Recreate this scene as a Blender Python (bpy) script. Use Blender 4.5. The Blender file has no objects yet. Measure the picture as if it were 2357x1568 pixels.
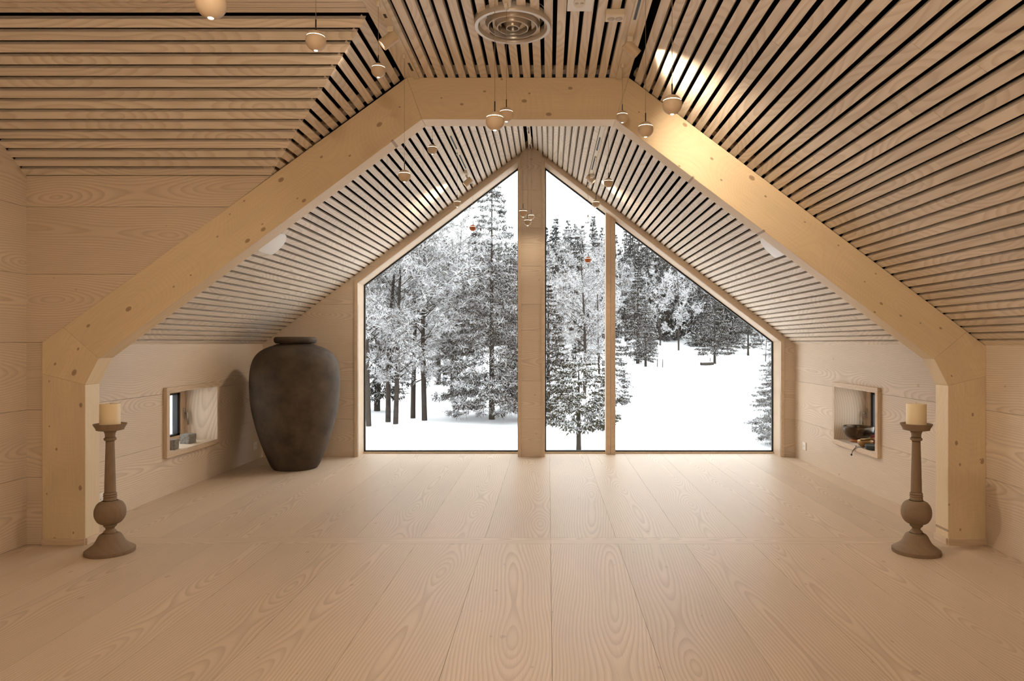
import bpy, bmesh, math, random
import numpy as np
from mathutils import Matrix, Vector

# ------------------------------------------------------------------ camera, world, exposure
SC = bpy.context.scene
COL = SC.collection
F, VX, VY, H = 1590.0, 1262.0, 790.0, 1.3          # focal length (px), vanishing point (px), eye height (m)
cam = bpy.data.cameras.new('camera')
cam.sensor_width = 36.0
cam.lens = F / 2357.0 * 36.0
cam.shift_x = -(VX - 1178.5) / 2357.0
cam.shift_y = (VY - 784.0) / 2357.0
cam.clip_end = 600.0
cam_o = bpy.data.objects.new('camera', cam)
cam_o.location = (0, 0, H)
cam_o.rotation_euler = (math.pi / 2, 0, 0)
COL.objects.link(cam_o)
SC.camera = cam_o

world = bpy.data.worlds.new('world')
SC.world = world
world.use_nodes = True
bg = world.node_tree.nodes['Background']
bg.inputs[0].default_value = (0.96, 0.98, 1.0, 1)
bg.inputs[1].default_value = 3.5
SC.view_settings.view_transform = 'Standard'
SC.view_settings.look = 'None'
SC.view_settings.exposure = 0.16
SC.view_settings.gamma = 1.0
SC.view_settings.use_curve_mapping = False
SC.cycles.use_denoising = True
SC.cycles.max_bounces = 6
SC.cycles.diffuse_bounces = 3
SC.cycles.glossy_bounces = 3
SC.cycles.use_adaptive_sampling = True
SC.cycles.adaptive_threshold = 0.12
SC.cycles.adaptive_min_samples = 16
SC.cycles.use_light_tree = False
SC.cycles.transparent_max_bounces = 12
SC.cycles.sample_clamp_indirect = 4.0
SC.cycles.caustics_reflective = False
SC.cycles.caustics_refractive = False

WARM = (1.0, 0.81, 0.595)
SPOT_W = 40.0      # track spotlights
PEND_W = 3.2       # pendants, each
REAR_FILL_W = 46.0      # added fill lights behind the camera

random.seed(7)
RNG = np.random.default_rng(11)

# ------------------------------------------------------------------ helpers
def srgb(r, g, b):
    def f(c):
        c /= 255.0
        return c / 12.92 if c <= 0.04045 else ((c + 0.055) / 1.055) ** 2.4
    return (f(r), f(g), f(b), 1.0)

WM = {}
def reg(o, m):
    WM[o.name] = m.copy()

def tag(o, label=None, cat=None, group=None, kind=None):
    if label: o['label'] = label
    if cat: o['category'] = cat
    if group: o['group'] = group
    if kind: o['kind'] = kind
    return o

def add(name, data, parent=None, M=None):
    """link an object; M is its world matrix"""
    o = bpy.data.objects.new(name, data)
    COL.objects.link(o)
    M = Matrix.Identity(4) if M is None else M
    if parent is not None:
        o.parent = parent
        o.matrix_basis = WM[parent.name].inverted() @ M
    else:
        o.matrix_basis = M
    reg(o, M)
    return o

def empty(name, loc=(0, 0, 0), rz=0.0, parent=None):
    o = add(name, None, parent, Matrix.Translation(loc) @ Matrix.Rotation(rz, 4, 'Z'))
    o.empty_display_size = 0.1
    return o

def mesh_of(bm, name, mat, smooth=False):
    me = bpy.data.meshes.new(name)
    bm.to_mesh(me); bm.free()
    mats = mat if isinstance(mat, (list, tuple)) else [mat]
    for m in mats: me.materials.append(m)
    if smooth:
        me.polygons.foreach_set('use_smooth', [True] * len(me.polygons))
    return me

def frame_of(ux, uy, O):
    ux = Vector(ux).normalized(); uy = Vector(uy).normalized(); n = ux.cross(uy)
    return Matrix(((ux.x, uy.x, n.x, O[0]), (ux.y, uy.y, n.y, O[1]), (ux.z, uy.z, n.z, O[2]), (0, 0, 0, 1)))

def prism_bm(bm, poly, z0, z1):
    a = [bm.verts.new((p[0], p[1], z0)) for p in poly]
    b = [bm.verts.new((p[0], p[1], z1)) for p in poly]
    n = len(poly)
    bm.faces.new(list(reversed(a))); bm.faces.new(b)
    for i in range(n):
        j = (i + 1) % n
        bm.faces.new((a[i], a[j], b[j], b[i]))

def ccw(poly):
    s = sum(poly[i][0] * poly[(i + 1) % len(poly)][1] - poly[(i + 1) % len(poly)][0] * poly[i][1] for i in range(len(poly)))
    return poly if s > 0 else list(reversed(poly))

def board(name, parent, poly, Fm, thick, mat, lift=0.0, grain_y=False):
    """a flat piece: polygon in the (ux, uy) plane of Fm, front face at lift, body behind it"""
    poly = ccw(poly)
    cx = sum(p[0] for p in poly) / len(poly); cy = sum(p[1] for p in poly) / len(poly)
    M = Fm @ Matrix.Translation((cx, cy, lift))
    pl = [(p[0] - cx, p[1] - cy) for p in poly]
    if grain_y:                                    # grain runs along uy: turn the local frame
        M = M @ Matrix.Rotation(math.pi / 2, 4, 'Z')
        pl = [(p[1], -p[0]) for p in pl]
    bm = bmesh.new()
    prism_bm(bm, pl, -thick, 0.0)
    return add(name, mesh_of(bm, name, mat), parent, M)

def clip(poly, a, b, c):
    """keep a*x+b*y<=c"""
    out = []
    n = len(poly)
    for i in range(n):
        p, q = poly[i], poly[(i + 1) % n]
        dp, dq = a * p[0] + b * p[1] - c, a * q[0] + b * q[1] - c
        if dp <= 0: out.append(p)
        if (dp < 0 < dq) or (dq < 0 < dp):
            t = dp / (dp - dq)
            out.append((p[0] + t * (q[0] - p[0]), p[1] + t * (q[1] - p[1])))
    res = []
    for p in out:
        if not res or (abs(p[0] - res[-1][0]) > 1e-5 or abs(p[1] - res[-1][1]) > 1e-5): res.append(p)
    if len(res) > 1 and abs(res[0][0] - res[-1][0]) < 1e-5 and abs(res[0][1] - res[-1][1]) < 1e-5: res.pop()
    return res

def area(poly):
    return abs(sum(poly[i][0] * poly[(i + 1) % len(poly)][1] - poly[(i + 1) % len(poly)][0] * poly[i][1] for i in range(len(poly)))) / 2

def strips(name, parent, region, Fm, spans, thick, mat, joints=None, gap=0.0018, lift=0.0):
    """boards along ux filling a convex region, one per (v0, v1); joints: function -> list of u cuts"""
    for k, (v0, v1) in enumerate(spans):
        p = clip(clip(region, 0, 1, v1), 0, -1, -v0)
        if len(p) < 3 or area(p) < 2e-4: continue
        cuts = sorted(joints(k)) if joints else []
        u0 = min(q[0] for q in p) - 1; u1 = max(q[0] for q in p) + 1
        edges = [u0] + [c for c in cuts if u0 + 1.2 < c < u1 - 1.2] + [u1]
        for a, b in zip(edges[:-1], edges[1:]):
            pp = clip(clip(p, 1, 0, b - gap / 2), -1, 0, -(a + gap / 2))
            if len(pp) >= 3 and area(pp) > 1e-4:
                board(name, parent, pp, Fm, thick, mat, lift)

def box_bm(bm, x0, x1, y0, y1, z0, z1):
    vs = [bm.verts.new(c) for c in ((x0, y0, z0), (x1, y0, z0), (x1, y1, z0), (x0, y1, z0), (x0, y0, z1), (x1, y0, z1), (x1, y1, z1), (x0, y1, z1))]
    for f in ((3, 2, 1, 0), (4, 5, 6, 7), (0, 1, 5, 4), (1, 2, 6, 5), (2, 3, 7, 6), (3, 0, 4, 7)):
        bm.faces.new([vs[i] for i in f])

def box(name, parent, x0, x1, y0, y1, z0, z1, mat, bevel=0.0, grain=0):
    """axis aligned box in world space; grain 0/1/2 = x/y/z"""
    c = ((x0 + x1) / 2, (y0 + y1) / 2, (z0 + z1) / 2)
    hx, hy, hz = abs(x1 - x0) / 2, abs(y1 - y0) / 2, abs(z1 - z0) / 2
    bm = bmesh.new()
    M = Matrix.Translation(c)
    if grain == 1:
        M = M @ Matrix.Rotation(math.pi / 2, 4, 'Z'); hx, hy = hy, hx
    elif grain == 2:
        M = M @ Matrix.Rotation(-math.pi / 2, 4, 'Y'); hx, hz = hz, hx
    box_bm(bm, -hx, hx, -hy, hy, -hz, hz)
    if bevel:
        bmesh.ops.bevel(bm, geom=list(bm.edges), offset=bevel, segments=2, affect='EDGES', profile=0.5)
    return add(name, mesh_of(bm, name, mat), parent, M)

def lathe_bm(bm, prof, segs=48, axis_shift=(0, 0)):
    rings = []
    for r, z in prof:
        if r < 1e-5:
            rings.append([bm.verts.new((axis_shift[0], axis_shift[1], z))])
        else:
            rings.append([bm.verts.new((axis_shift[0] + r * math.cos(2 * math.pi * i / segs), axis_shift[1] + r * math.sin(2 * math.pi * i / segs), z)) for i in range(segs)])
    for a, b in zip(rings[:-1], rings[1:]):
        for i in range(segs):
            j = (i + 1) % segs
            if len(a) == 1 and len(b) == 1: continue
            if len(a) == 1: bm.faces.new((a[0], b[j], b[i]))
            elif len(b) == 1: bm.faces.new((a[i], a[j], b[0]))
            else: bm.faces.new((a[i], a[j], b[j], b[i]))
    bmesh.ops.recalc_face_normals(bm, faces=list(bm.faces))

def lathe(name, parent, prof, mat, M=None, segs=48, smooth=True, sharp=None):
    bm = bmesh.new()
    lathe_bm(bm, prof, segs)
    me = mesh_of(bm, name, mat, smooth)
    if sharp is not None:
        me.set_sharp_from_angle(angle=math.radians(sharp))
    return add(name, me, parent, M)

def smooth_prof(pts, n=6):
    """Catmull-Rom through (r, z) points"""
    out = []
    P = [pts[0]] + list(pts) + [pts[-1]]
    for i in range(1, len(P) - 2):
        for k in range(n):
            t = k / n
            o = []
            for c in (0, 1):
                p0, p1, p2, p3 = P[i - 1][c], P[i][c], P[i + 1][c], P[i + 2][c]
                o.append(0.5 * (2 * p1 + (p2 - p0) * t + (2 * p0 - 5 * p1 + 4 * p2 - p3) * t * t + (3 * p1 - p0 - 3 * p2 + p3) * t ** 3))
            out.append((max(o[0], 0.0), o[1]))
    out.append(pts[-1])
    return out

def tube_bm(bm, pts, r, segs=8):
    pts = [Vector(p) for p in pts]
    rs = r if isinstance(r, (list, tuple)) else [r] * len(pts)
    rings = []
    for i, p in enumerate(pts):
        t = (pts[min(i + 1, len(pts) - 1)] - pts[max(i - 1, 0)]).normalized()
        a = t.cross(Vector((0, 0, 1)))
        if a.length < 1e-4: a = t.cross(Vector((1, 0, 0)))
        a.normalize(); b = t.cross(a)
        rings.append([bm.verts.new(p + rs[i] * (math.cos(2 * math.pi * k / segs) * a + math.sin(2 * math.pi * k / segs) * b)) for k in range(segs)])
    for A, B in zip(rings[:-1], rings[1:]):
        for k in range(segs):
            bm.faces.new((A[k], A[(k + 1) % segs], B[(k + 1) % segs], B[k]))
    bm.faces.new(rings[0]); bm.faces.new(list(reversed(rings[-1])))
    bmesh.ops.recalc_face_normals(bm, faces=list(bm.faces))

def tube(name, parent, pts, r, mat, M=None, segs=8):
    bm = bmesh.new(); tube_bm(bm, pts, r, segs)
    return add(name, mesh_of(bm, name, mat, True), parent, M)

def X_at(px, Y): return (px - VX) / F * Y
def Z_at(py, Y): return H + (VY - py) / F * Y

def copy_tree(o, parent=None):
    c = o.copy(); COL.objects.link(c); c.parent = parent
    for ch in o.children:
        copy_tree(ch, c)
    return c

# ------------------------------------------------------------------ materials
def new_mat(name):
    m = bpy.data.materials.new(name); m.use_nodes = True
    nt = m.node_tree
    return m, nt, nt.nodes['Principled BSDF']

class NB:
    def __init__(s, nt): s.nt = nt
    def n(s, t, **kw):
        x = s.nt.nodes.new(t)
        for k, v in kw.items(): setattr(x, k, v)
        return x
    def put(s, sock, v):
        if isinstance(v, (int, float)): sock.default_value = v
        elif isinstance(v, tuple): sock.default_value = v
        else: s.nt.links.new(v, sock)
    def math(s, op, a, b=0.0, c=0.0):
        x = s.n('ShaderNodeMath', operation=op)
        s.put(x.inputs[0], a); s.put(x.inputs[1], b); s.put(x.inputs[2], c)
        return x.outputs[0]
    def comb(s, a, b, c):
        x = s.n('ShaderNodeCombineXYZ')
        for i, v in enumerate((a, b, c)): s.put(x.inputs[i], v)
        return x.outputs[0]
    def noise(s, vec, scale=1.0, detail=2.0, rough=0.5):
        x = s.n('ShaderNodeTexNoise', noise_dimensions='3D')
        s.put(x.inputs['Vector'], vec); x.inputs['Scale'].default_value = scale
        x.inputs['Detail'].default_value = detail; x.inputs['Roughness'].default_value = rough
        return x.outputs[0]
    def noise1(s, w, detail=2.0):
        x = s.n('ShaderNodeTexNoise', noise_dimensions='1D')
        s.put(x.inputs['W'], w); x.inputs['Scale'].default_value = 1.0; x.inputs['Detail'].default_value = detail
        return x.outputs[0]
    def ramp(s, fac, stops):
        x = s.n('ShaderNodeValToRGB')
        cr = x.color_ramp
        while len(cr.elements) < len(stops): cr.elements.new(0.5)
        for e, (p, c) in zip(cr.elements, stops):
            e.position = p; e.color = c if isinstance(c, tuple) else (c, c, c, 1)
        s.put(x.inputs[0], fac)
        return x.outputs[0]
    def mix(s, fac, a, b, blend='MIX'):
        x = s.n('ShaderNodeMix', data_type='RGBA', blend_type=blend)
        s.put(x.inputs[0], fac); s.put(x.inputs[6], a); s.put(x.inputs[7], b)
        return x.outputs[2]

def wood(name, light, dark, width=0.44, ring=60.0, contrast=0.8, rough=0.5, knots=0.0, spread=0.5, vary=0.10, spec=0.3):
    m, nt, bs = new_mat(name)
    b = NB(nt)
    tc = b.n('ShaderNodeTexCoord'); sx = b.n('ShaderNodeSeparateXYZ')
    nt.links.new(tc.outputs['Object'], sx.inputs[0])
    x, y, z = sx.outputs
    oi = b.n('ShaderNodeObjectInfo'); rnd = oi.outputs['Random']
    seed = b.math('MULTIPLY', rnd, 197.3)
    w1 = b.math('SINE', b.math('ADD', b.math('MULTIPLY', x, 1.9), seed))
    w2 = b.math('SINE', b.math('ADD', b.math('MULTIPLY', x, 4.3), b.math('MULTIPLY', seed, 1.7)))
    n1 = b.math('MULTIPLY_ADD', w1, 0.20, b.math('MULTIPLY_ADD', w2, 0.11, 0.5))
    d = b.math('ADD', b.math('MULTIPLY', b.math('ABSOLUTE', b.math('SUBTRACT', n1, 0.5)), spread), 0.003)
    d = b.math('ADD', d, b.math('MULTIPLY', z, 0.6))
    n2 = b.math('MULTIPLY_ADD', b.math('SINE', b.math('ADD', b.math('MULTIPLY', x, 0.9), b.math('MULTIPLY', seed, 2.3))), 0.3, 0.5)
    wander = b.math('MULTIPLY', b.math('SUBTRACT', n2, 0.5), width * 0.55)
    yc = b.math('MULTIPLY', b.math('SUBTRACT', b.math('FRACT', b.math('MULTIPLY', rnd, 37.7)), 0.5), width * 0.5)
    yy = b.math('SUBTRACT', b.math('SUBTRACT', y, wander), yc)
    n3 = b.noise(b.comb(b.math('MULTIPLY', x, 1.3), b.math('MULTIPLY', y, 7.0), seed), 1.0, 1.5)
    r = b.math('SQRT', b.math('ADD', b.math('MULTIPLY', yy, yy), b.math('MULTIPLY', d, d)))
    r = b.math('ADD', r, b.math('MULTIPLY', b.math('SUBTRACT', n3, 0.5), 0.035))
    # rings grow tighter away from the pith
    v = b.math('MULTIPLY', b.math('POWER', b.math('MAXIMUM', r, 0.0), 1.15), ring)
    fr = b.math('FRACT', v)
    g = b.ramp(fr, [(0.0, 0.0), (0.35, 0.08), (0.72, 0.75), (0.86, 1.0), (0.97, 0.15), (1.0, 0.0)])
    fib = b.noise(b.comb(b.math('MULTIPLY', x, 5.0), b.math('MULTIPLY', y, 260.0), b.math('MULTIPLY', z, 260.0)), 1.0, 0.0)
    blot = n3
    amp = b.math('MULTIPLY', b.math('MULTIPLY', g, contrast), b.math('ADD', 0.45, b.math('MULTIPLY', blot, 0.9)))
    col = b.mix(amp, light, dark)
    tone = b.math('ADD', 1.0, b.math('ADD', b.math('MULTIPLY', b.math('SUBTRACT', b.math('FRACT', b.math('MULTIPLY', rnd, 71.1)), 0.5), 2 * vary),
                  b.math('ADD', b.math('MULTIPLY', b.math('SUBTRACT', fib, 0.5), 0.16), b.math('MULTIPLY', b.math('SUBTRACT', blot, 0.5), 0.18))))
    col = b.mix(1.0, col, b.comb(tone, tone, tone), 'MULTIPLY')
    if knots > 0:
        vo = b.n('ShaderNodeTexVoronoi', feature='F1', voronoi_dimensions='2D')
        nt.links.new(b.comb(b.math('ADD', b.math('MULTIPLY', x, 7.0), seed), b.math('MULTIPLY', y, 11.0), 0.0), vo.inputs['Vector'])
        vo.inputs['Scale'].default_value = 1.0
        sep = b.n('ShaderNodeSeparateColor'); nt.links.new(vo.outputs['Color'], sep.inputs[0])
        on = b.math('LESS_THAN', sep.outputs[0], knots)
        size = b.math('ADD', 0.05, b.math('MULTIPLY', b.math('POWER', sep.outputs[1], 2.0), 0.12))
        k = b.ramp(b.math('DIVIDE', vo.outputs['Distance'], size), [(0.0, 1.0), (0.55, 0.75), (0.8, 0.9), (1.0, 0.0)])
        col = b.mix(b.math('MULTIPLY', b.math('MULTIPLY', k, on), 0.72 if knots > 0.2 else 0.32), col, srgb(120, 78, 46))
    nt.links.new(col, bs.inputs['Base Color'])
    bs.inputs['Roughness'].default_value = rough
    bs.inputs['Specular IOR Level'].default_value = spec
    return m

def plain(name, col, rough=0.6, metal=0.0, spec=0.4, emit=None, strength=0.0, mottle=0.0, mscale=8.0, dark=None):
    m, nt, bs = new_mat(name)
    bs.inputs['Base Color'].default_value = col
    bs.inputs['Roughness'].default_value = rough
    bs.inputs['Metallic'].default_value = metal
    bs.inputs['Specular IOR Level'].default_value = spec
    if emit:
        bs.inputs['Emission Color'].default_value = emit
        bs.inputs['Emission Strength'].default_value = strength
    if mottle:
        b = NB(nt)
        tc = b.n('ShaderNodeTexCoord')
        n = b.noise(tc.outputs['Object'], mscale, 6.0, 0.62)
        f = b.ramp(n, [(0.3, 0.0), (0.7, 1.0)])
        nt.links.new(b.mix(b.math('MULTIPLY', f, mottle), col, dark or (0, 0, 0, 1)), bs.inputs['Base Color'])
    return m

M = {}
M['floor'] = wood('wood_floor', srgb(212, 192, 170), srgb(176, 152, 129), 0.44, 70, 0.60, 0.42, knots=0.06, spread=0.30, vary=0.05, spec=0.35)
M['wall'] = wood('wood_wall', srgb(221, 203, 182), srgb(184, 161, 138), 0.43, 84, 0.55, 0.55, knots=0.03, spread=0.34, vary=0.04)
M['slat'] = wood('wood_slat', srgb(235, 222, 206), srgb(202, 182, 160), 0.20, 60, 0.55, 0.55, spread=0.45, vary=0.07)
M['beam'] = wood('wood_glulam', srgb(228, 207, 173), srgb(213, 188, 151), 0.30, 70, 0.22, 0.5, knots=0.34, spread=1.3, vary=0.03)
M['trim'] = wood('wood_trim', srgb(217, 194, 168), srgb(194, 168, 140), 0.10, 70, 0.4, 0.55, spread=0.5, vary=0.04)
M['felt'] = plain('black_felt', (0.006, 0.006, 0.007, 1), 0.95, spec=0.05)
M['joint'] = plain('joint_board', srgb(120, 92, 66), 0.9, spec=0.1)
M['white'] = plain('white_plastic', srgb(236, 230, 222), 0.4)
M['cream'] = plain('cream_paint', srgb(226, 212, 190), 0.45)
M['dark'] = plain('dark_gasket', (0.012, 0.014, 0.017, 1), 0.5)
M['black'] = plain('black_rod', (0.01, 0.009, 0.008, 1), 0.4)
M['pendant'] = plain('pendant_beige', srgb(206, 184, 156), 0.45)
M['copper'] = plain('pendant_copper', srgb(196, 112, 64), 0.4)
M['glow'] = plain('lamp_glow', (1, 1, 1, 1), 0.5, emit=(1.0, 0.86, 0.66, 1), strength=3.0)
M['glow'].cycles.emission_sampling = 'NONE'       # the lamps' light objects do the lighting
M['cord'] = plain('cord_beige', srgb(206, 186, 158), 0.6)
M['steel'] = plain('satin_steel', (0.42, 0.38, 0.33, 1), 0.32, metal=1.0)
M['rim'] = plain('vent_rim', srgb(196, 186, 174), 0.4, metal=0.3)
M['oldwood'] = wood('wood_weathered', srgb(136, 115, 93), srgb(112, 92, 73), 0.15, 40, 0.25, 0.7, spread=0.5, vary=0.03)
M['wax'] = plain('candle_wax', srgb(236, 218, 182), 0.45, spec=0.3)
M['wax'].node_tree.nodes['Principled BSDF'].inputs['Subsurface Weight'].default_value = 0.25
M['wax'].node_tree.nodes['Principled BSDF'].inputs['Subsurface Radius'].default_value = (0.02, 0.012, 0.006)
M['clay'] = plain('clay_dark', srgb(92, 79, 65), 0.72, spec=0.25, mottle=0.8, mscale=4.5, dark=srgb(48, 40, 33))
M['granite'] = plain('granite', srgb(150, 146, 138), 0.8, mottle=0.7, mscale=60, dark=srgb(84, 80, 76))
M['bronze'] = plain('bowl_bronze', srgb(92, 76, 58), 0.3, metal=0.85, mottle=0.7, mscale=9, dark=srgb(38, 34, 30))
M['brass'] = plain('bowl_brass', srgb(170, 136, 92), 0.35, metal=0.8, mottle=0.5, mscale=14, dark=srgb(90, 68, 44))
M['redwood'] = plain('ring_redwood', srgb(176, 108, 66), 0.5)
M['slate'] = plain('slate_dish', srgb(56, 60, 60), 0.7, mottle=0.5, mscale=20, dark=srgb(30, 32, 34))
M['redcloth'] = plain('red_cloth', srgb(96, 34, 30), 0.9)
M['snow'] = plain('snow_ground', (0.86, 0.87, 0.89, 1), 0.85, spec=0.2)
M['frost'] = plain('frost_white', (0.56, 0.56, 0.565, 1), 0.9, spec=0.1)
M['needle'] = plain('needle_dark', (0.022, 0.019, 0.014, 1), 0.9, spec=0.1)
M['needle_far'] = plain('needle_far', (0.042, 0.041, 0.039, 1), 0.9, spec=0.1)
M['twig'] = plain('twig_brown', (0.075, 0.055, 0.044, 1), 0.9, spec=0.1)
M['bark'] = plain('bark_grey', (0.055, 0.046, 0.040, 1), 0.95, spec=0.1, mottle=0.7, mscale=6, dark=(0.02, 0.017, 0.015, 1))
M['pine'] = plain('pine_needle', (0.040, 0.038, 0.022, 1), 0.9, spec=0.1)

def glass_mat():
    m = bpy.data.materials.new('window_glass'); m.use_nodes = True
    nt = m.node_tree; nt.nodes.clear()
    out = nt.nodes.new('ShaderNodeOutputMaterial'); mix = nt.nodes.new('ShaderNodeMixShader')
    tr = nt.nodes.new('ShaderNodeBsdfTransparent'); gl = nt.nodes.new('ShaderNodeBsdfGlossy'); lw = nt.nodes.new('ShaderNodeLayerWeight')
    tr.inputs[0].default_value = (0.96, 0.975, 0.97, 1)
    gl.inputs['Roughness'].default_value = 0.0
    lw.inputs['Blend'].default_value = 0.5
    b = NB(nt)                                     # Schlick reflectance of one glass face, the same from both sides
    fac = b.math('MULTIPLY_ADD', b.math('POWER', lw.outputs['Facing'], 5.0), 0.95, 0.035)
    nt.links.new(fac, mix.inputs[0]); nt.links.new(tr.outputs[0], mix.inputs[1]); nt.links.new(gl.outputs[0], mix.inputs[2])
    nt.links.new(mix.outputs[0], out.inputs[0])
    return m
M['glass'] = glass_mat()

# ------------------------------------------------------------------ room dimensions
XL, XR = -3.262, 2.82           # side walls of the far bay
XD = -3.37                      # dormer wall
YF, YB = 4.45, 4.595            # portal frame, front and back
YW = 7.89                       # far wall
YR = -2.5                       # rear wall
ZL, TL = 1.29, 0.742            # left slope: eave height, tangent
ZR, TR = 1.285, 0.754           # right slope
XA = -0.20; ZA = 3.563          # ridge
ZFLAT = 3.012
ZD, TD = 2.383, 0.74            # dormer slope foot and tangent
XFL = XL + (ZFLAT - ZL) / TL    # edges of the flat ceiling
XFR = XR - (ZFLAT - ZR) / TR
YDT = YF - (ZFLAT - ZD) / TD    # top of the dormer slope
PITCH, SLAT = 0.0697, 0.0475

# ------------------------------------------------------------------ floor
bm = bmesh.new(); box_bm(bm, XD - 0.25, XR + 0.4, YR - 0.2, 8.30, -0.25, -0.022)
floor = add('floor', mesh_of(bm, 'floor', M['joint'])); tag(floor, 'wide pale whitewashed plank floor of the attic room', kind='structure')
Ff = frame_of((0, 1, 0), (-1, 0, 0), (0, 0, 0))     # u = Y, v = -X
def floor_fill(y0, y1, x0, x1):
    k = math.floor((x0 - 0.015) / 0.4365)
    while 0.015 + k * 0.4365 < x1:
        a = max(x0, 0.015 + k * 0.4365 + 0.0007); b = min(x1, 0.015 + (k + 1) * 0.4365 - 0.0007)
        if b - a > 0.02:
            board('plank', floor, [(y0, -a), (y1, -a), (y1, -b), (y0, -b)], Ff, 0.022, M['floor'])
        k += 1
floor_fill(YR, 4.471, XD, XR)
floor_fill(4.617, YW + 0.25, XL, XR)
board('threshold_board', floor, [(4.473, 3.262), (4.615, 3.262), (4.615, -XR), (4.473, -XR)], Ff, 0.022, M['floor'], grain_y=True)

# ------------------------------------------------------------------ walls
ROWS = [(0.0, 0.433), (0.433, 0.868), (0.868, 1.304), (1.304, 1.745), (1.745, 2.18), (2.18, 2.615), (2.615, 3.05), (3.05, 3.6)]
def rows(z1, z0=0.0):
    return [(max(a, z0) + 0.001, min(b, z1) - (0.001 if b <= z1 else 0)) for a, b in ROWS if a < z1 - 0.01 and b > z0 + 0.01]

NY0, NY1, NZ0, NZ1 = 5.885, 6.755, 0.352, 0.888     # niche opening in the side walls

def side_wall(name, X, sgn, y0, y1, top, label):
    """sgn +1: wall on the right (faces -X)"""
    bm = bmesh.new()
    xa, xb = (X + sgn * 0.02, X + sgn * 0.36)
    xa, xb = min(xa, xb), max(xa, xb)
    for (a, b, c, d) in ((y0, NY0, -0.1, top + 0.28), (NY1, y1 + 0.3, -0.1, top + 0.28), (NY0, NY1, -0.1, NZ0), (NY0, NY1, NZ1, top + 0.28)):
        box_bm(bm, xa, xb, a, b, c, d)
    w = add(name, mesh_of(bm, name, M['joint'])); tag(w, label, kind='structure')
    Fm = frame_of((0, -sgn, 0), (0, 0, 1), (X, 0, 0))       # u = -sgn*Y
    q = lambda pts: [(-sgn * p[0], p[1]) for p in pts]
    g = 0.001
    board('plank', w, q([(y0, 0), (y1, 0), (y1, 0.433 - g), (NY1, 0.433 - g), (NY1, NZ0), (NY0, NZ0), (NY0, 0.433 - g), (y0, 0.433 - g)]), Fm, 0.02, M['wall'])
    board('plank', w, q([(y0, 0.433 + g), (NY0, 0.433 + g), (NY0, 0.868 - g), (y0, 0.868 - g)]), Fm, 0.02, M['wall'])
    board('plank', w, q([(NY1, 0.433 + g), (y1, 0.433 + g), (y1, 0.868 - g), (NY1, 0.868 - g)]), Fm, 0.02, M['wall'])
    board('plank', w, q([(y0, 0.868 + g), (NY0, 0.868 + g), (NY0, NZ1), (NY1, NZ1), (NY1, 0.868 + g), (y1, 0.868 + g), (y1, top), (y0, top)]), Fm, 0.02, M['wall'])
    return w
wall_right = side_wall('wall_right', XR, 1, YR, YW, ZR, 'low right side wall of wide whitewashed planks with a small niche window')
wall_left = side_wall('wall_left', XL, -1, YF + 0.02, YW, ZL, 'low left side wall of wide planks behind the dark jar')

# dormer wall on the left, beside the camera
bm = bmesh.new(); box_bm(bm, XD - 0.25, XD - 0.02, YR - 0.2, YF + 0.1, -0.1, 3.3)
wall_dormer = add('wall_dormer', mesh_of(bm, 'wall_dormer', M['joint'])); tag(wall_dormer, 'tall plank wall at the left edge of the picture', kind='structure')
Fm = frame_of((0, 1, 0), (0, 0, 1), (XD, 0, 0))
strips('plank', wall_dormer, [(YR, 0), (YF + 0.012, 0), (YF + 0.012, ZD), (YDT, ZFLAT), (YR, ZFLAT)], Fm, rows(ZFLAT), 0.02, M['wall'])
# cheek wall beside the left foot of the frame
YC = YF + 0.012
cheek_l = [(XD, 0), (XL - 0.001, 0), (XL - 0.001, ZL), (XD, ZL)]
cheek_t = [(XD, ZL), (XL, ZL), (XL + (ZD - ZL) / TL, ZD), (XD, ZD)]
Fm = frame_of((1, 0, 0), (0, 0, 1), (0, YC, 0))
bm = bmesh.new()
for pl in (cheek_l, [(XD - 0.1, ZL), (XL, ZL), (XL + 0.3 + (ZD - ZL) / TL, ZD + 0.3 * TL), (XD - 0.1, ZD + 0.3 * TL)]):
    prism_bm(bm, ccw(pl), -0.10, -0.02)
cheek = add('wall_cheek', mesh_of(bm, 'wall_cheek', M['joint']), None, Fm); tag(cheek, 'plank gable wall above the left rafter of the timber frame', kind='structure')
strips('plank', cheek, [(XD, 0), (XL + 0.02, 0), (XL + 0.02, ZL), (XD, ZL)], Fm, rows(ZL), 0.02, M['wall'])
strips('plank', cheek, cheek_t, Fm, rows(ZD, ZL), 0.02, M['wall'])
# rear wall
bm = bmesh.new(); box_bm(bm, XD - 0.25, XR + 0.4, YR - 0.2, YR, -0.1, 3.7)
wr = add('wall_rear', mesh_of(bm, 'wall_rear', M['wall'])); tag(wr, 'plank wall behind the camera', kind='structure')

# far gable wall around the glazing
def zl(x): return ZL + TL * (x - XL)
def zr(x): return ZR + TR * (XR - x)
OLX0, OLX1, OLZ0, OLZ1 = -2.176, -0.347, 1.985, 3.372      # left opening: x range, head height at both ends
ORX0, ORX1, ORZ0, ORZ1 = -0.040, 2.655, 3.372, 1.315       # right opening
regions = [
    [(XL, 0), (OLX0, 0), (OLX0, zl(OLX0)), (XL, ZL)],
    [(OLX0, OLZ0), (OLX1, OLZ1), (OLX1, zl(OLX1)), (OLX0, zl(OLX0))],
    [(ORX0, ORZ0), (ORX1, ORZ1), (ORX1, zr(ORX1)), (ORX0, zr(ORX0))],
    [(ORX1, 0), (XR, 0), (XR, ZR), (ORX1, zr(ORX1))],
]
post_reg = [(OLX1, 0), (ORX0, 0), (ORX0, zr(ORX0)), (XA, ZA), (OLX1, zl(OLX1))]
Fw = frame_of((1, 0, 0), (0, 0, 1), (0, YW, 0))            # normal = -Y, into the room
bm = bmesh.new()
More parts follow.
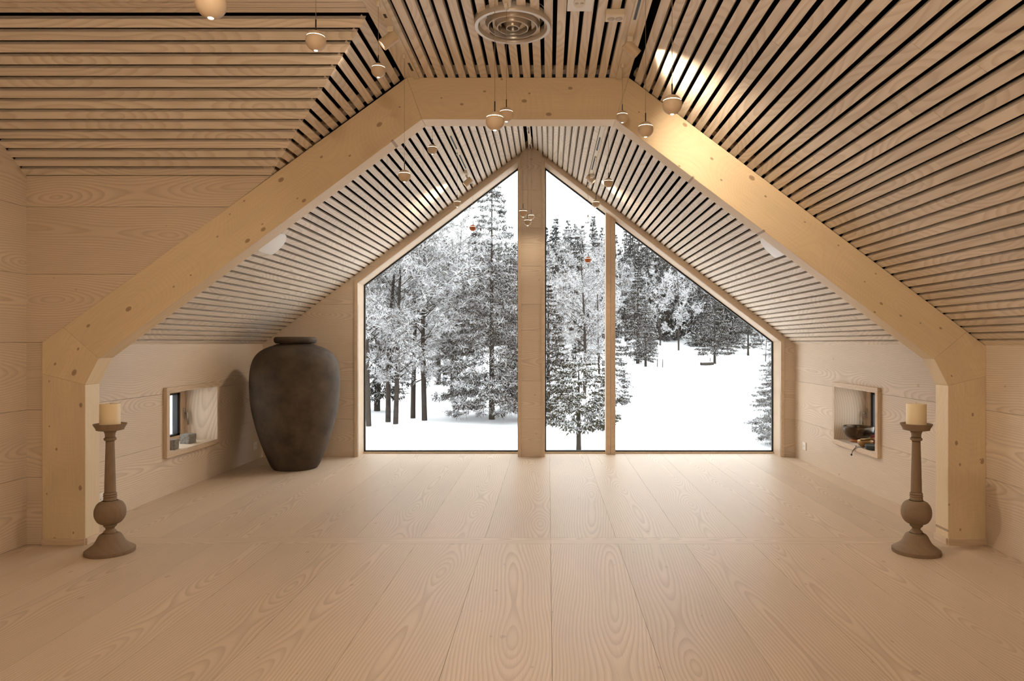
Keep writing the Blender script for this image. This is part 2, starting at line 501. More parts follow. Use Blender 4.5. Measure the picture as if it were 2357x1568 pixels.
for pl in regions + [post_reg]: prism_bm(bm, ccw(pl), -0.30, -0.02)
prism_bm(bm, ccw([(XL - 0.3, ZL - 0.3 * TL + 0.001), (XA, ZA + 0.001), (XA, ZA + 0.25), (XL - 0.3, ZL + 0.15)]), -0.295, -0.03)
prism_bm(bm, ccw([(XR + 0.3, ZR - 0.3 * TR + 0.001), (XA, ZA + 0.001), (XA, ZA + 0.25), (XR + 0.3, ZR + 0.15)]), -0.295, -0.03)
wall_far = add('wall_far', mesh_of(bm, 'wall_far', M['trim']), None, Fw); tag(wall_far, 'gable wall of planks around the large gable window', kind='structure')
for i, pl in enumerate(regions):
    strips('plank', wall_far, pl, Fw, rows(3.6), 0.02, M['wall'])
strips('plank', wall_far, [(OLX1 + 0.03, 0), (ORX0 - 0.03, 0), (ORX0 - 0.03, zr(ORX0 - 0.03)), (XA, ZA), (OLX1 + 0.03, zl(OLX1 + 0.03))], Fw, rows(3.6), 0.02, M['wall'])
# casing strips on the edges of the openings
T = 0.036
def zlr(x): return OLZ0 + (OLZ1 - OLZ0) * (x - OLX0) / (OLX1 - OLX0)
def zrr(x): return ORZ0 + (ORZ1 - ORZ0) * (x - ORX0) / (ORX1 - ORX0)
SV = T * 1.25
board('casing', wall_far, [(OLX0 - T, 0), (OLX0, 0), (OLX0, OLZ0), (OLX0 - T, zlr(OLX0 - T) + SV)], Fw, 0.03, M['trim'], 0.012, True)
board('casing', wall_far, [(OLX0 - T, zlr(OLX0 - T) + SV), (OLX0, OLZ0), (OLX1, OLZ1), (OLX1, OLZ1 + SV)], Fw, 0.03, M['trim'], 0.012)
board('casing', wall_far, [(OLX1, 0), (OLX1 + T, 0), (OLX1 + T, OLZ1 + SV), (OLX1, OLZ1 + SV)], Fw, 0.03, M['trim'], 0.012, True)
board('casing', wall_far, [(ORX0 - T, 0), (ORX0, 0), (ORX0, ORZ0 + SV), (ORX0 - T, ORZ0 + SV)], Fw, 0.03, M['trim'], 0.012, True)
board('casing', wall_far, [(ORX0, ORZ0 + SV), (ORX0, ORZ0), (ORX1, ORZ1), (ORX1 + T, zrr(ORX1 + T) + SV)], Fw, 0.03, M['trim'], 0.012)
board('casing', wall_far, [(ORX1, 0), (ORX1 + T, 0), (ORX1 + T, zrr(ORX1 + T) + SV), (ORX1, ORZ1)], Fw, 0.03, M['trim'], 0.012, True)

# the glazing
YG = YW + 0.275
Fg = frame_of((1, 0, 0), (0, 0, 1), (0, YG, 0))
def glazing(name, polys, label, mull=None):
    w = empty(name, (0, YG, 0)); tag(w, label, kind='structure')
    for pl in polys:
        pl = ccw(pl); n = len(pl)
        cx = sum(p[0] for p in pl) / n; cy = sum(p[1] for p in pl) / n
        board('pane', w, pl, Fg, 0.006, M['glass'])
        for i in range(n):
            p, q = Vector(pl[i]), Vector(pl[(i + 1) % n])
            e = (q - p).normalized(); nn = Vector((-e.y, e.x))
            t = 0.015
            board('gasket', w, [tuple(p), tuple(q), tuple(q + nn * t - e * t * 0.5), tuple(p + nn * t + e * t * 0.5)], Fg, 0.03, M['dark'], 0.012)
    return w
SB = 0.018
gl1 = [(OLX0, SB), (OLX1, SB), (OLX1, OLZ1), (OLX0, OLZ0)]
MX0, MX1 = 0.672, 0.784
w1 = glazing('window_1', [gl1], 'large fixed pane left of the centre post, looking onto frosted trees')
gl2 = [(ORX0, SB), (MX0 + 0.02, SB), (MX0 + 0.02, zrr(MX0 + 0.02)), (ORX0, ORZ0)]
gl3 = [(MX1 - 0.02, SB), (ORX1, SB), (ORX1, ORZ1), (MX1 - 0.02, zrr(MX1 - 0.02))]
w2 = glazing('window_2', [gl2, gl3], 'gable window right of the centre post, split by a timber mullion')
box('sill', w1, OLX0, OLX1, YG - 0.035, YG + 0.03, 0.0, SB, M['trim'])
box('sill', w2, ORX0, ORX1, YG - 0.035, YG + 0.03, 0.0, SB, M['trim'])
Fmu = frame_of((1, 0, 0), (0, 0, 1), (0, YG - 0.10, 0))
mid = (MX0 + MX1) / 2
for a, b in ((MX0, mid - 0.001), (mid + 0.001, MX1)):
    board('mullion', w2, [(a, 0), (b, 0), (b, zrr(b) + 0.01), (a, zrr(a) + 0.01)], Fmu, 0.13, M['trim'], 0, True)

# niche windows in the side walls
def niche(name, X, sgn, label):
    w = empty(name, (X, (NY0 + NY1) / 2, NZ0)); tag(w, label, kind='structure')
    xf = X - sgn * 0.032                 # front of the box lining
    xb = X + sgn * 0.36
    t = 0.032
    for (nm, a, b, c, d, g) in (('sill_board', NY0 - t, NY1 + t, NZ0 - t, NZ0, 1), ('head_board', NY0 - t, NY1 + t, NZ1, NZ1 + t, 1),
                                ('side_board', NY0 - t, NY0, NZ0, NZ1, 2), ('side_board', NY1, NY1 + t, NZ0, NZ1, 2)):
        box(nm, w, min(xf, X + sgn * 0.0), max(xf, X + sgn * 0.0), a, b, c, d, M['trim'], 0.002, g)
    # lining boards inside the opening
    li = 0.012
    xm = X + sgn * 0.28
    for (nm, a, b, c, d, g) in (('lining', NY0, NY1, NZ0, NZ0 + li, 1), ('lining', NY0, NY1, NZ1 - li, NZ1, 1),
                                ('lining', NY0, NY0 + li, NZ0 + li, NZ1 - li, 2), ('lining', NY1 - li, NY1, NZ0 + li, NZ1 - li, 2)):
        box(nm, w, min(xf, xm + sgn * 0.08), max(xf, xm + sgn * 0.08), a, b, c, d, M['wall'], 0, g)
    # casement at the back
    a, b, c, d = NY0 + li, NY1 - li, NZ0 + li, NZ1 - li
    xs0, xs1 = sorted((xm, xm + sgn * 0.05))
    fr = 0.05
    sash = box('sash_rail', w, xs0, xs1, a, b, c, c + fr, M['trim'], 0.003, 1)
    box('sash_rail', w, xs0, xs1, a, b, d - fr, d, M['trim'], 0.003, 1)
    box('sash_stile', w, xs0, xs1, a, a + fr, c + fr, d - fr, M['trim'], 0.003, 2)
    st = box('sash_stile', w, xs0, xs1, b - fr - 0.03, b, c + fr, d - fr, M['trim'], 0.003, 2)
    xg0, xg1 = sorted((xm + sgn * 0.03, xm + sgn * 0.036))
    box('pane', w, xg0, xg1, a + fr, b - fr - 0.03, c + fr, d - fr, M['glass'])
    for (p, q, r, s) in ((a + fr, b - fr - 0.03, c + fr, c + fr + 0.02), (a + fr, b - fr - 0.03, d - fr - 0.02, d - fr), (b - fr - 0.075, b - fr - 0.03, c + fr, d - fr), (a + fr, a + fr + 0.02, c + fr, d - fr)):
        box('gasket', w, *sorted((xm + sgn * 0.012, xm + sgn * 0.06)), p, q, r, s, M['dark'])
    yh = b - 0.035
    zc = (c + d) / 2
    hb = box('handle', w, *sorted((xm - sgn * 0.012, xm)), yh - 0.012, yh + 0.012, zc - 0.05, zc + 0.05, M['steel'], 0.004)
    tube('grip', hb, [(xm - sgn * 0.01, yh, zc), (xm - sgn * 0.04, yh, zc + 0.005), (xm - sgn * 0.045, yh, zc - 0.02), (xm - sgn * 0.045, yh, zc - 0.11)], 0.007, M['steel'])
    return w
niche('window_3', XL, -1, 'small niche window with a pale box frame in the left wall')
niche('window_4', XR, 1, 'small niche window with a pale box frame in the right wall')

# ------------------------------------------------------------------ ceilings
def backing(name, polys, label):
    """dark felt behind the slats: list of (polygon, frame)"""
    bm = bmesh.new()
    for pl, Fm in polys:
        tmp = bmesh.new(); prism_bm(tmp, ccw(pl), -0.24, -0.072)
        tmp.transform(Fm); me = bpy.data.meshes.new('t'); tmp.to_mesh(me); tmp.free(); bm.from_mesh(me); bpy.data.meshes.remove(me)
    c = add(name, mesh_of(bm, name, M['felt'])); tag(c, label, kind='structure')
    return c
def spans(v0, v1, pitch=PITCH, slat=SLAT, edge=0.0):
    out = []; v = v0 + edge
    while v + slat < v1 + 0.01:
        out.append((v, min(v + slat, v1))); v += pitch
    return out
cR, sR = 1 / math.hypot(1, TR), TR / math.hypot(1, TR)
cL, sL = 1 / math.hypot(1, TL), TL / math.hypot(1, TL)
FR = frame_of((0, -1, 0), (-cR, 0, sR), (XR, 0, ZR))       # u = -Y, v up the slope
FL = frame_of((0, 1, 0), (cL, 0, sL), (XL, 0, ZL))         # u = Y
vR_ridge = (XR - XA) / cR; vL_ridge = (XA - XL) / cL
vR_flat = (XR - XFR) / cR; vL_flat = (XFL - XL) / cL
def joints_r(seed, y0, y1, n):
    def f(k):
        r = random.Random(seed * 1000 + k)
        return [r.uniform(y0, y1) for _ in range(n)]
    return f
# far bay
far_ceiling = backing('ceiling', [([(-8.2, -0.25), (-YB, -0.25), (-YB, vR_ridge + 0.12), (-8.2, vR_ridge + 0.12)], FR),
                                  ([(YB, -0.25), (8.2, -0.25), (8.2, vL_ridge + 0.12), (YB, vL_ridge + 0.12)], FL)],
                      'steep slatted gable ceiling beyond the timber frame, rising to the ridge')
strips('slat', far_ceiling, [(-YW, 0), (-YB + 0.03, 0), (-YB + 0.03, vR_ridge), (-YW, vR_ridge)], FR, spans(0.0, vR_ridge - 0.03), 0.032, M['slat'], joints_r(1, -7.4, -5.0, 1))
strips('slat', far_ceiling, [(YB - 0.03, 0), (YW, 0), (YW, vL_ridge), (YB - 0.03, vL_ridge)], FL, spans(0.0, vL_ridge - 0.03), 0.032, M['slat'], joints_r(2, 5.0, 7.4, 1))
# near right slope
right_ceiling = backing('ceiling', [([(-YB, -0.25), (-YR + 0.2, -0.25), (-YR + 0.2, vR_flat + 0.1), (-YB, vR_flat + 0.1)], FR)],
                        'slatted sloping ceiling on the right, in front of the timber frame')
strips('slat', right_ceiling, [(-YF - 0.02, 0), (-YR, 0), (-YR, vR_flat), (-YF - 0.02, vR_flat)], FR, spans(0.0, vR_flat - 0.02), 0.032, M['slat'], joints_r(3, -4.1, -1.2, 2))
cD, sD = 1 / math.hypot(1, TD), TD / math.hypot(1, TD)
# near left slope between the valley and the frame
vD = (ZD - ZL) / sL
left_ceiling = backing('ceiling', [([(YB, vD + 0.05 + (vD - vL_flat) / (YF - YDT) * (YB - YF)), (YB, vL_flat + 0.1), (YDT - 0.06, vL_flat + 0.1), (YDT, vL_flat + 0.05), (YF, vD + 0.05)], FL)],
                       'small triangle of sloping slats between the dormer and the timber frame')
strips('slat', left_ceiling, [(YF + 0.02, vD), (YF + 0.02, vL_flat), (YDT, vL_flat), (YF, vD)], FL, spans(vD, vL_flat, 0.0705 * sD / sL, 0.0475), 0.032, M['slat'])
# dormer slope, slats across the picture
FD = frame_of((1, 0, 0), (0, -cD, sD), (0, YF, ZD))
vD_top = (YF - YDT) / cD
xD0 = XL + (ZD - ZL) / TL
dormer_ceiling = backing('ceiling', [([(XD - 0.2, -0.15), (xD0 - 0.20 * 0.8, -0.15), (XFL + 0.03, vD_top + 0.08), (XD - 0.2, vD_top + 0.08)], FD)],
                         'dormer ceiling of horizontal slats at the upper left')
strips('slat', dormer_ceiling, [(XD, 0), (xD0, 0), (XFL, vD_top), (XD, vD_top)], FD, spans(0.0, vD_top, 0.0705, 0.0475), 0.032, M['slat'])
# flat ceilings
FDF = frame_of((1, 0, 0), (0, -1, 0), (0, 0, ZFLAT))       # dormer flat part: u = X, v = -Y
FFL = frame_of((0, 1, 0), (1, 0, 0), (0, 0, ZFLAT))        # main flat part: u = Y, v = X
flat_ceiling = backing('ceiling', [([(YR - 0.2, XFL - 0.05), (YB + 0.15, XFL - 0.05), (YB + 0.15, XFR + 0.05), (YR - 0.2, XFR + 0.05)], FFL),
                                   ([(XD - 0.2, -YDT - 0.08), (XFL + 0.05, -YDT - 0.08), (XFL + 0.05, -YR + 0.2), (XD - 0.2, -YR + 0.2)], FDF)],
                       'flat strip of slatted ceiling with the round vent between the two slopes')
WB = 0.127
gapE = 0.010
reg_f = [(YR, XFL), (YF + 0.02, XFL), (YF + 0.02, XFR), (YR, XFR)]
strips('edge_board', flat_ceiling, reg_f, FFL, [(XFL + gapE, XFL + gapE + WB), (XFR - gapE - WB, XFR - gapE)], 0.032, M['slat'])
a0, a1 = XFL + gapE + WB + 0.022, XFR - gapE - WB - 0.022
nsl = 17; pit = (a1 - a0 + 0.022) / nsl
strips('slat', flat_ceiling, reg_f, FFL, [(a0 + i * pit, a0 + i * pit + pit - 0.0235) for i in range(nsl)], 0.032, M['slat'])
strips('slat', flat_ceiling, [(XD, -YDT), (XFL + 0.012, -YDT), (XFL + 0.012, -YR), (XD, -YR)], FDF, spans(-YDT + 0.024, -YDT + 1.4, 0.056, 0.0475), 0.032, M['slat'])
strips('slat', flat_ceiling, [(XD, -YDT), (XFL + 0.012, -YDT), (XFL + 0.012, -YR), (XD, -YR)], FDF, spans(-YDT + 1.48, -YR, 0.30, 0.28), 0.032, M['slat'])
# battens that show in the gaps next to the frame
board('batten', right_ceiling, [(-YF - 0.04, 0), (-YF + 0.035, 0), (-YF + 0.035, vR_flat), (-YF - 0.04, vR_flat)], FR, 0.03, M['trim'], -0.036, True)
board('batten', left_ceiling, [(YF - 0.035, vD), (YF + 0.04, vD), (YF + 0.04, vL_flat), (YF - 0.035, vL_flat)], FL, 0.03, M['trim'], -0.036, True)
board('batten', flat_ceiling, [(YF - 0.035, XFL), (YF + 0.04, XFL), (YF + 0.04, XFR), (YF - 0.035, XFR)], FFL, 0.03, M['trim'], -0.036, True)

# ------------------------------------------------------------------ timber portal frame
pf = empty('portal_frame', ((XL + XR) / 2, YF, 0)); tag(pf, 'pale glulam portal frame with posts, knees, rafters and a collar beam', 'timber frame')
def P(px, py): return (X_at(px, YF), Z_at(py, YF))
Fp = frame_of((1, 0, 0), (0, 0, 1), (0, YF, 0))
DEP = YB - YF
def timber(name, pts, ang):
    """prism whose grain runs at angle ang in the X-Z plane"""
    Fm = frame_of((math.cos(ang), 0, math.sin(ang)), (-math.sin(ang), 0, math.cos(ang)), (0, YF, 0))
    ca, sa = math.cos(ang), math.sin(ang)
    pl = [(x * ca + z * sa, -x * sa + z * ca) for x, z in pts]
    o = board(name, pf, pl, Fm, DEP, M['beam'])
    md = o.modifiers.new('bevel', 'BEVEL'); md.width = 0.003; md.segments = 2; md.limit_method = 'ANGLE'
    return o
Lo0, Lo1, Lo2, Lo3 = (XL, 0.0), (XL, Z_at(861, YF)), (XL, Z_at(788.9, YF)), P(144.9, 753.8)
Li0, Li1, Li2 = (X_at(196, YF), 0.0), P(196, 886), P(227.1, 825.3)
Lc_o, Lc_i = (XFL + 0.03, ZFLAT), P(971.1, 274.6)
Rc_o, Rc_i = (XFR - 0.01, ZFLAT), P(1416.7, 275.0)
Ro3, Ro2, Ro1, Ro0 = P(2226, 763.6), (XR, Z_at(797, YF)), (XR, Z_at(866.6, YF)), (XR, 0.0)
Ri2, Ri1, Ri0 = P(2150.2, 826.8), P(2182.3, 888.3), (X_at(2182.3, YF), 0.0)
timber('post', [Lo0, Li0, Li1, Lo1], math.pi / 2)
timber('post', [Ri0, Ro0, Ro1, Ri1], math.pi / 2)
timber('knee_block', [Lo1, Li1, Li2, Lo3, Lo2], math.radians(62))
timber('knee_block', [Ri1, Ro1, Ro2, Ro3, Ri2], math.radians(118))
timber('rafter', [Lo3, Li2, Lc_i, Lc_o], math.radians(36.4))
timber('rafter', [Ri2, Ro3, Rc_o, Rc_i], math.radians(180 - 36.9))
timber('collar_beam', [Lc_i, Rc_i, Rc_o, Lc_o], 0.0)
box('plinth', pf, XL + 0.005, Li0[0] + 0.004, YF - 0.014, YF, 0.0, 0.042, M['trim'], 0.002)
box('plinth', pf, Li0[0], Li0[0] + 0.014, YF - 0.0, YB, 0.0, 0.042, M['trim'], 0.002, 1)
box('plinth', pf, Ri0[0] - 0.004, XR - 0.001, YF - 0.014, YF, 0.0, 0.042, M['trim'], 0.002)
box('plinth', pf, Ri0[0] - 0.014, Ri0[0], YF - 0.0, YB, 0.0, 0.042, M['trim'], 0.002, 1)

# ------------------------------------------------------------------ light tracks
ROW_L, ROW_C, ROW_R = -0.845, -0.205, 0.452
def z_ceiling(x, y):
    if y < YF: return ZFLAT
    return min(zl(x), zr(x))
def track(x, y0, y1, z, rot, label, slots):
    t = empty('light_track', (x, (y0 + y1) / 2, z)); tag(t, label, 'light track', 'ceiling light tracks')
    Mt = Matrix.Translation((x, (y0 + y1) / 2, z)) @ Matrix.Rotation(rot, 4, 'Y')
    hy = (y1 - y0) / 2
    bm = bmesh.new(); box_bm(bm, -0.018, 0.018, -hy, hy, -0.016, 0.0)
    add('rail', mesh_of(bm, 'rail', M['cream']), t, Mt)
    for s0, s1 in slots:
        bm = bmesh.new(); box_bm(bm, -0.007, 0.007, s0 - (y0 + y1) / 2, s1 - (y0 + y1) / 2, -0.0175, -0.015)
        add('slot', mesh_of(bm, 'slot', M['dark']), t, Mt)
    return t
aL, aR = math.atan(TL), math.atan(TR)
track(ROW_L, 0.6, YF - 0.02, ZFLAT, 0, 'cream light track on the flat ceiling left of the round vent', [(1.0, 1.6), (1.9, 2.4), (2.7, 3.3), (3.56, 3.60), (4.18, 4.30)])
track(ROW_R, 0.6, YF - 0.02, ZFLAT, 0, 'cream light track on the flat ceiling right of the round vent', [(1.0, 1.6), (1.9, 2.4), (2.7, 3.3), (3.35, 3.62)])
track(ROW_C, 0.6, 3.50, ZFLAT, 0, 'cream light track ending at the far rim of the round vent', [(1.0, 2.3), (2.8, 3.2)])
track(ROW_L, YB + 0.05, 7.55, zl(ROW_L), -aL, 'white light track on the left slope beyond the frame', [(4.7, 4.95), (5.15, 5.6), (5.9, 6.3), (6.5, 7.0)])
track(ROW_R, YB + 0.05, 7.55, zr(ROW_R), aR, 'white light track on the right slope beyond the frame', [(4.7, 4.9), (5.15, 5.6), (5.9, 6.3), (6.5, 7.0)])
track(ROW_C, YB + 0.05, YW - 0.02, ZA - 0.03, 0, 'white light track along the ridge of the far ceiling', [(4.7, 5.5), (5.7, 6.4), (7.1, 7.3), (7.7, 7.86)])

# ------------------------------------------------------------------ pendant lamps
RB = 0.0358
def arc(r, a0, a1, n):
    return [(r * math.cos(a0 + (a1 - a0) * i / n), r * math.sin(a0 + (a1 - a0) * i / n)) for i in range(n + 1)]
def make_pendant(name, ball):
    o = empty(name)
    zc = 0.33
    lo = arc(RB, -math.pi / 2 + 0.22, zc, 16)
    globe = lathe('lower_globe', o, [(0, lo[0][1])] + lo + [(RB * math.cos(zc) * 0.9, lo[-1][1])], ball, Matrix.Identity(4), 32)
    lathe('light_ring', o, [(RB * 0.90, RB * math.sin(zc)), (RB * 0.925, RB * math.sin(zc) + 0.0012), (RB * 0.905, RB * math.sin(zc + 0.085))], M['glow'], Matrix.Identity(4), 32)
    up = arc(RB, zc + 0.085, math.pi / 2, 10)
    lathe('upper_cap', o, [(RB * 0.88, up[0][1])] + up[:-1] + [(0, RB)], ball, Matrix.Identity(4), 32)
    lathe('down_light', globe, [(0, -RB - 0.0012), (0.006, -RB - 0.0006), (0.0078, -RB + 0.002)], M['glow'], Matrix.Identity(4), 16)
    tube('stem', o, [(0, 0, RB - 0.002), (0, 0, RB + 0.040)], 0.0026, M['black'], Matrix.Identity(4))
    return o
def lamp_or_fill_light(parent, kind, energy, size=None, blend=0.6, rad=0.02):
    l = bpy.data.lights.new('lamp_or_fill_light', kind); l.energy = energy; l.color = WARM
    l.shadow_soft_size = rad
    if kind == 'SPOT': l.spot_size = size; l.spot_blend = blend
    o = bpy.data.objects.new('lamp_or_fill_light', l); COL.objects.link(o); o.parent = parent
    return o
proto = {'beige': make_pendant('pendant_lamp', M['pendant']), 'copper': make_pendant('pendant_lamp', M['copper'])}
used = set()
def pendant(px, py, Y, kind, label, x=None):
    x = X_at(px, Y) if x is None else x
    z = Z_at(py, Y) if py is not None else 2.5
    zc = z_ceiling(x, Y) - 0.017 - (0.03 if (Y > YF and abs(x - ROW_C) < 0.1) else 0)
    if kind in used:
        o = copy_tree(proto[kind])
    else:
        o = proto[kind]; used.add(kind)
    o.location = (x, Y, z)
    WM[o.name] = Matrix.Translation((x, Y, z))
    tag(o, label, 'lamp', 'ball pendant lamps')
    tube('cord', o, [(x, Y, z + RB + 0.038), (x, Y, zc)], 0.0011, M['cord'], segs=6)
    box('canopy', o, x - 0.008, x + 0.008, Y - 0.014, Y + 0.014, zc - 0.022, zc + 0.001, M['cream'], 0.002)
    l = lamp_or_fill_light(o, 'SPOT', PEND_W, math.radians(150), 0.9, 0.012); l.location = (0, 0, -RB - 0.004)
    return o
pend = [
 # px, py, Y, kind, label
 (485, 8, 1.66, 'beige', 'largest beige ball pendant, cut by the top edge of the picture'),
 (727, 94, 2.47, 'beige', 'beige ball pendant hanging in front of the horizontal dormer slats'),
 (871, 162, 3.436, 'beige', 'beige ball pendant just left of the left near spotlight'),
 (931, 405, 4.06, 'beige', 'beige ball pendant hanging low before the left rafter of the frame'),
 (995, 344, 5.03, 'beige', 'small beige ball pendant under the left end of the collar beam'),
 (1052.5, 468, 6.41, 'beige', 'small beige ball pendant against the left rake of the gable window'),
 (1088, 525, 7.66, 'copper', 'copper coloured ball pendant before the left pane'),
 (1139, 279, 2.65, 'beige', 'larger beige ball of the pair overlapping before the collar beam'),
 (1165.5, 264, 3.45, 'beige', 'smaller beige ball of the pair overlapping before the collar beam'),
 (1204, 490, 5.62, 'beige', 'largest and leftmost of three ball pendants before the centre post'),
 (1214.5, 511, 6.50, 'beige', 'lowest of three ball pendants before the centre post'),
 (1222.5, 499, 7.60, 'beige', 'smallest and rightmost of three ball pendants before the centre post'),
 (1432.5, 269, 4.20, 'beige', 'beige ball pendant at the right joint of the collar beam'),
 (1486, 298, 3.19, 'beige', 'beige ball pendant before the upper end of the right rafter'),
 (1547, 241, 2.51, 'beige', 'biggest ball pendant on the right, before the sunlit-looking slats'),
 (1400.5, 421, 5.17, 'beige', 'small ball pendant on the right slope beside the far right track'),
 (1371.5, 469, 6.50, 'beige', 'tiny ball pendant against the right rake of the gable window'),
 (1353.5, 598, 7.68, 'copper', 'copper coloured ball pendant before the middle pane'),
]
for a in pend: pendant(*a)
# added unseen point lights behind the camera, brightening the near ceiling and dormer
for y, k in ((0.35, 1.0), (-1.3, 1.2)):
    l = bpy.data.lights.new('lamp_or_fill_light', 'POINT'); l.energy = REAR_FILL_W * k; l.color = WARM; l.shadow_soft_size = 0.09
    o = bpy.data.objects.new('lamp_or_fill_light', l); o.location = (ROW_C - 0.03, y, 2.05); COL.objects.link(o)

# ------------------------------------------------------------------ spotlights on the tracks
def spotlight(pivot, center, aim, label, energy, size=70):
    """adapter at pivot, body centred at center, shining along aim"""
    s = empty('track_spotlight', pivot); tag(s, label, 'spotlight', 'track spotlights')
    c = Vector(center); d = (Vector(aim) - c).normalized(); p = Vector(pivot)
    box('adapter', s, p.x - 0.016, p.x + 0.016, p.y - 0.05, p.y + 0.05, p.z - 0.03, p.z, M['cream'], 0.003)
    tube('arm', s, [p - Vector((0, 0, 0.02)), p.lerp(c, 0.5) - Vector((0, 0, 0.012)), c - d * 0.03], 0.007, M['pendant'])
    q = d.to_track_quat('Z', 'Y').to_matrix().to_4x4()
    Mx = Matrix.Translation(c) @ q
    R, L = 0.031, 0.046
    body = lathe('housing', s, [(R * 0.86, -L + 0.012), (R * 0.9, -L), (R, -L), (R, L), (R * 0.88, L), (R * 0.84, L - 0.012), (0, L - 0.012)], M['pendant'], Mx, 32, True, 35)
    lathe('back_plate', body, [(0, -L + 0.014), (R * 0.88, -L + 0.014)], M['dark'], Mx, 24)
    lathe('lens', body, [(0, L - 0.006), (R * 0.72, L - 0.007)], M['glow'], Mx, 24)
    l = lamp_or_fill_light(s, 'SPOT', energy, math.radians(size), 1.0, 0.02)
    l.rotation_mode = 'QUATERNION'
    l.location = c + d * (L + 0.002) - p
    l.rotation_quaternion = d.to_track_quat('-Z', 'Y')
    return s
spotlight((ROW_L, 3.74, ZFLAT - 0.016), (X_at(895, 3.72), 3.72, Z_at(93, 3.72)), (-3.3, 3.3, 0.9), 'cylindrical spotlight on the track left of the round vent', SPOT_W, 95)
spotlight((ROW_R, 3.86, ZFLAT - 0.016), (X_at(1453, 3.86), 3.86, Z_at(113, 3.86)), (2.2, 4.48, 1.55), 'cylindrical spotlight on the track right of the round vent', SPOT_W * 1.7, 112)
spotlight((ROW_L, 7.10, zl(ROW_L) - 0.022), (X_at(1077, 7.16), 7.16, Z_at(419, 7.16)), (-3.2, 6.9, 0.7), 'small spotlight at the left top of the gable window', SPOT_W * 1.3, 95)
spotlight((ROW_R, 7.20, zr(ROW_R) - 0.022), (X_at(1360, 7.24), 7.24, Z_at(412, 7.24)), (2.8, 6.9, 0.9), 'small spotlight at the right top of the gable window', SPOT_W * 0.9, 95)

# ------------------------------------------------------------------ ceiling fittings
vx, vy, vz = X_at(1180, 3.70), 3.70, ZFLAT
vent = empty('ceiling_vent', (vx, vy, vz)); tag(vent, 'round metal ceiling vent of concentric rings', 'vent')
R = 0.206
Mv = Matrix.Translation((vx, vy, vz))
lathe('rim', vent, [(R * 0.99, 0.02), (R * 1.0, -0.018), (R * 0.985, -0.024), (R * 0.90, -0.024), (R * 0.885, -0.020), (R * 0.88, 0.03)], M['rim'], Mv, 64, True, 40)
for i, (ro, zi, zo) in enumerate(((0.64, 0.05, -0.022), (0.40, 0.05, -0.024), (0.163, 0.05, -0.026))):
    cone = lathe('cone', vent, [(R * (ro - 0.10 if i < 2 else 0.03), 0.050), (R * (ro - 0.02), -0.016), (R * (ro - 0.012), zo), (R * (ro + 0.006), zo), (R * (ro + 0.03), -0.012), (R * min(ro + 0.22, 0.9), 0.045)], M['steel'], Mv, 64, True, 40)
    lathe('lip', cone, [(R * (ro - 0.016), zo - 0.001), (R * (ro + 0.010), zo - 0.001), (R * (ro + 0.012), zo + 0.004)], M['rim'], Mv, 64)
lathe('core', vent, [(0, 0.052), (R * 0.9, 0.052)], M['steel'], Mv, 48)

yb = 3.54
sx0, sx1 = X_at(1305, yb), X_at(1363, yb)
sp = empty('socket_plate', ((sx0 + sx1) / 2, yb - 0.12, ZFLAT)); tag(sp, 'square white plate with a small oval socket on the flat ceiling', 'socket')
box('plate', sp, sx0, sx1, yb - 0.20, yb, ZFLAT - 0.012, ZFLAT, M['white'], 0.002)
cxp, cyp = (sx0 + sx1) / 2 - 0.005, yb - 0.095
bm = bmesh.new(); lathe_bm(bm, [(0, 0.0), (0.030, 0.0), (0.030, 0.008)], 32); bmesh.ops.scale(bm, vec=(1, 1.5, 1), verts=bm.verts)
sf = add('socket_face', mesh_of(bm, 'socket_face', M['cream'], False), sp, Matrix.Translation((cxp, cyp, ZFLAT - 0.018)))
for dx in (-0.013, 0.013):
    lathe('socket_hole', sf, [(0, 0), (0.009, 0.0), (0.009, 0.003)], M['rim'], Matrix.Translation((cxp + dx, cyp, ZFLAT - 0.0195)), 16)
ds = empty('double_socket', (X_at(1416, 3.56), 3.56, ZFLAT)); tag(ds, 'small cream double socket box on the flat ceiling', 'socket')
x0, x1 = X_at(1394, 3.56), X_at(1438, 3.56)
box('box_body', ds, x0, x1, 3.53, 3.61, ZFLAT - 0.035, ZFLAT, M['cream'], 0.004)
for cx in (x0 + (x1 - x0) * 0.29, x0 + (x1 - x0) * 0.71):
    lathe('socket_face', ds, [(0, 0), (0.019, 0.0), (0.019, 0.004)], M['rim'], Matrix.Translation((cx, 3.572, ZFLAT - 0.037)), 24)

# half-round covers in the far slopes, partly hidden by the frame
def cover(Fm, u, v, label, r=0.215):
    bm = bmesh.new()
    n, k = 24, 8
    rows_ = []
    for j in range(k + 1):
        a = j / k * math.pi / 2
        rows_.append([bm.verts.new((r * math.cos(a) * math.cos(math.pi * i / n), r * math.cos(a) * math.sin(math.pi * i / n), 0.002 + 0.030 * math.sin(a))) for i in range(n + 1)])
    for A, B in zip(rows_[:-1], rows_[1:]):
        for i in range(n): bm.faces.new((A[i], A[i + 1], B[i + 1], B[i]))
    bmesh.ops.remove_doubles(bm, verts=bm.verts, dist=1e-5)
    bnd = [e for e in bm.edges if e.is_boundary]
    bmesh.ops.holes_fill(bm, edges=bnd, sides=0)
    bmesh.ops.recalc_face_normals(bm, faces=list(bm.faces))
    me = mesh_of(bm, 'half_round_cover', M['white'], True); me.set_sharp_from_angle(angle=math.radians(40))
    o = add('half_round_cover', me, None, Fm @ Matrix.Translation((u, v, 0)))
    tag(o, label, 'ceiling cover', 'half-round ceiling covers')
cover(FL, 5.45, (-2.257 - XL) / cL, 'half-round white cover on the slats below the left rafter')
cover(FR, -5.45, (XR - 1.857) / cR, 'half-round white cover on the slats below the right rafter')

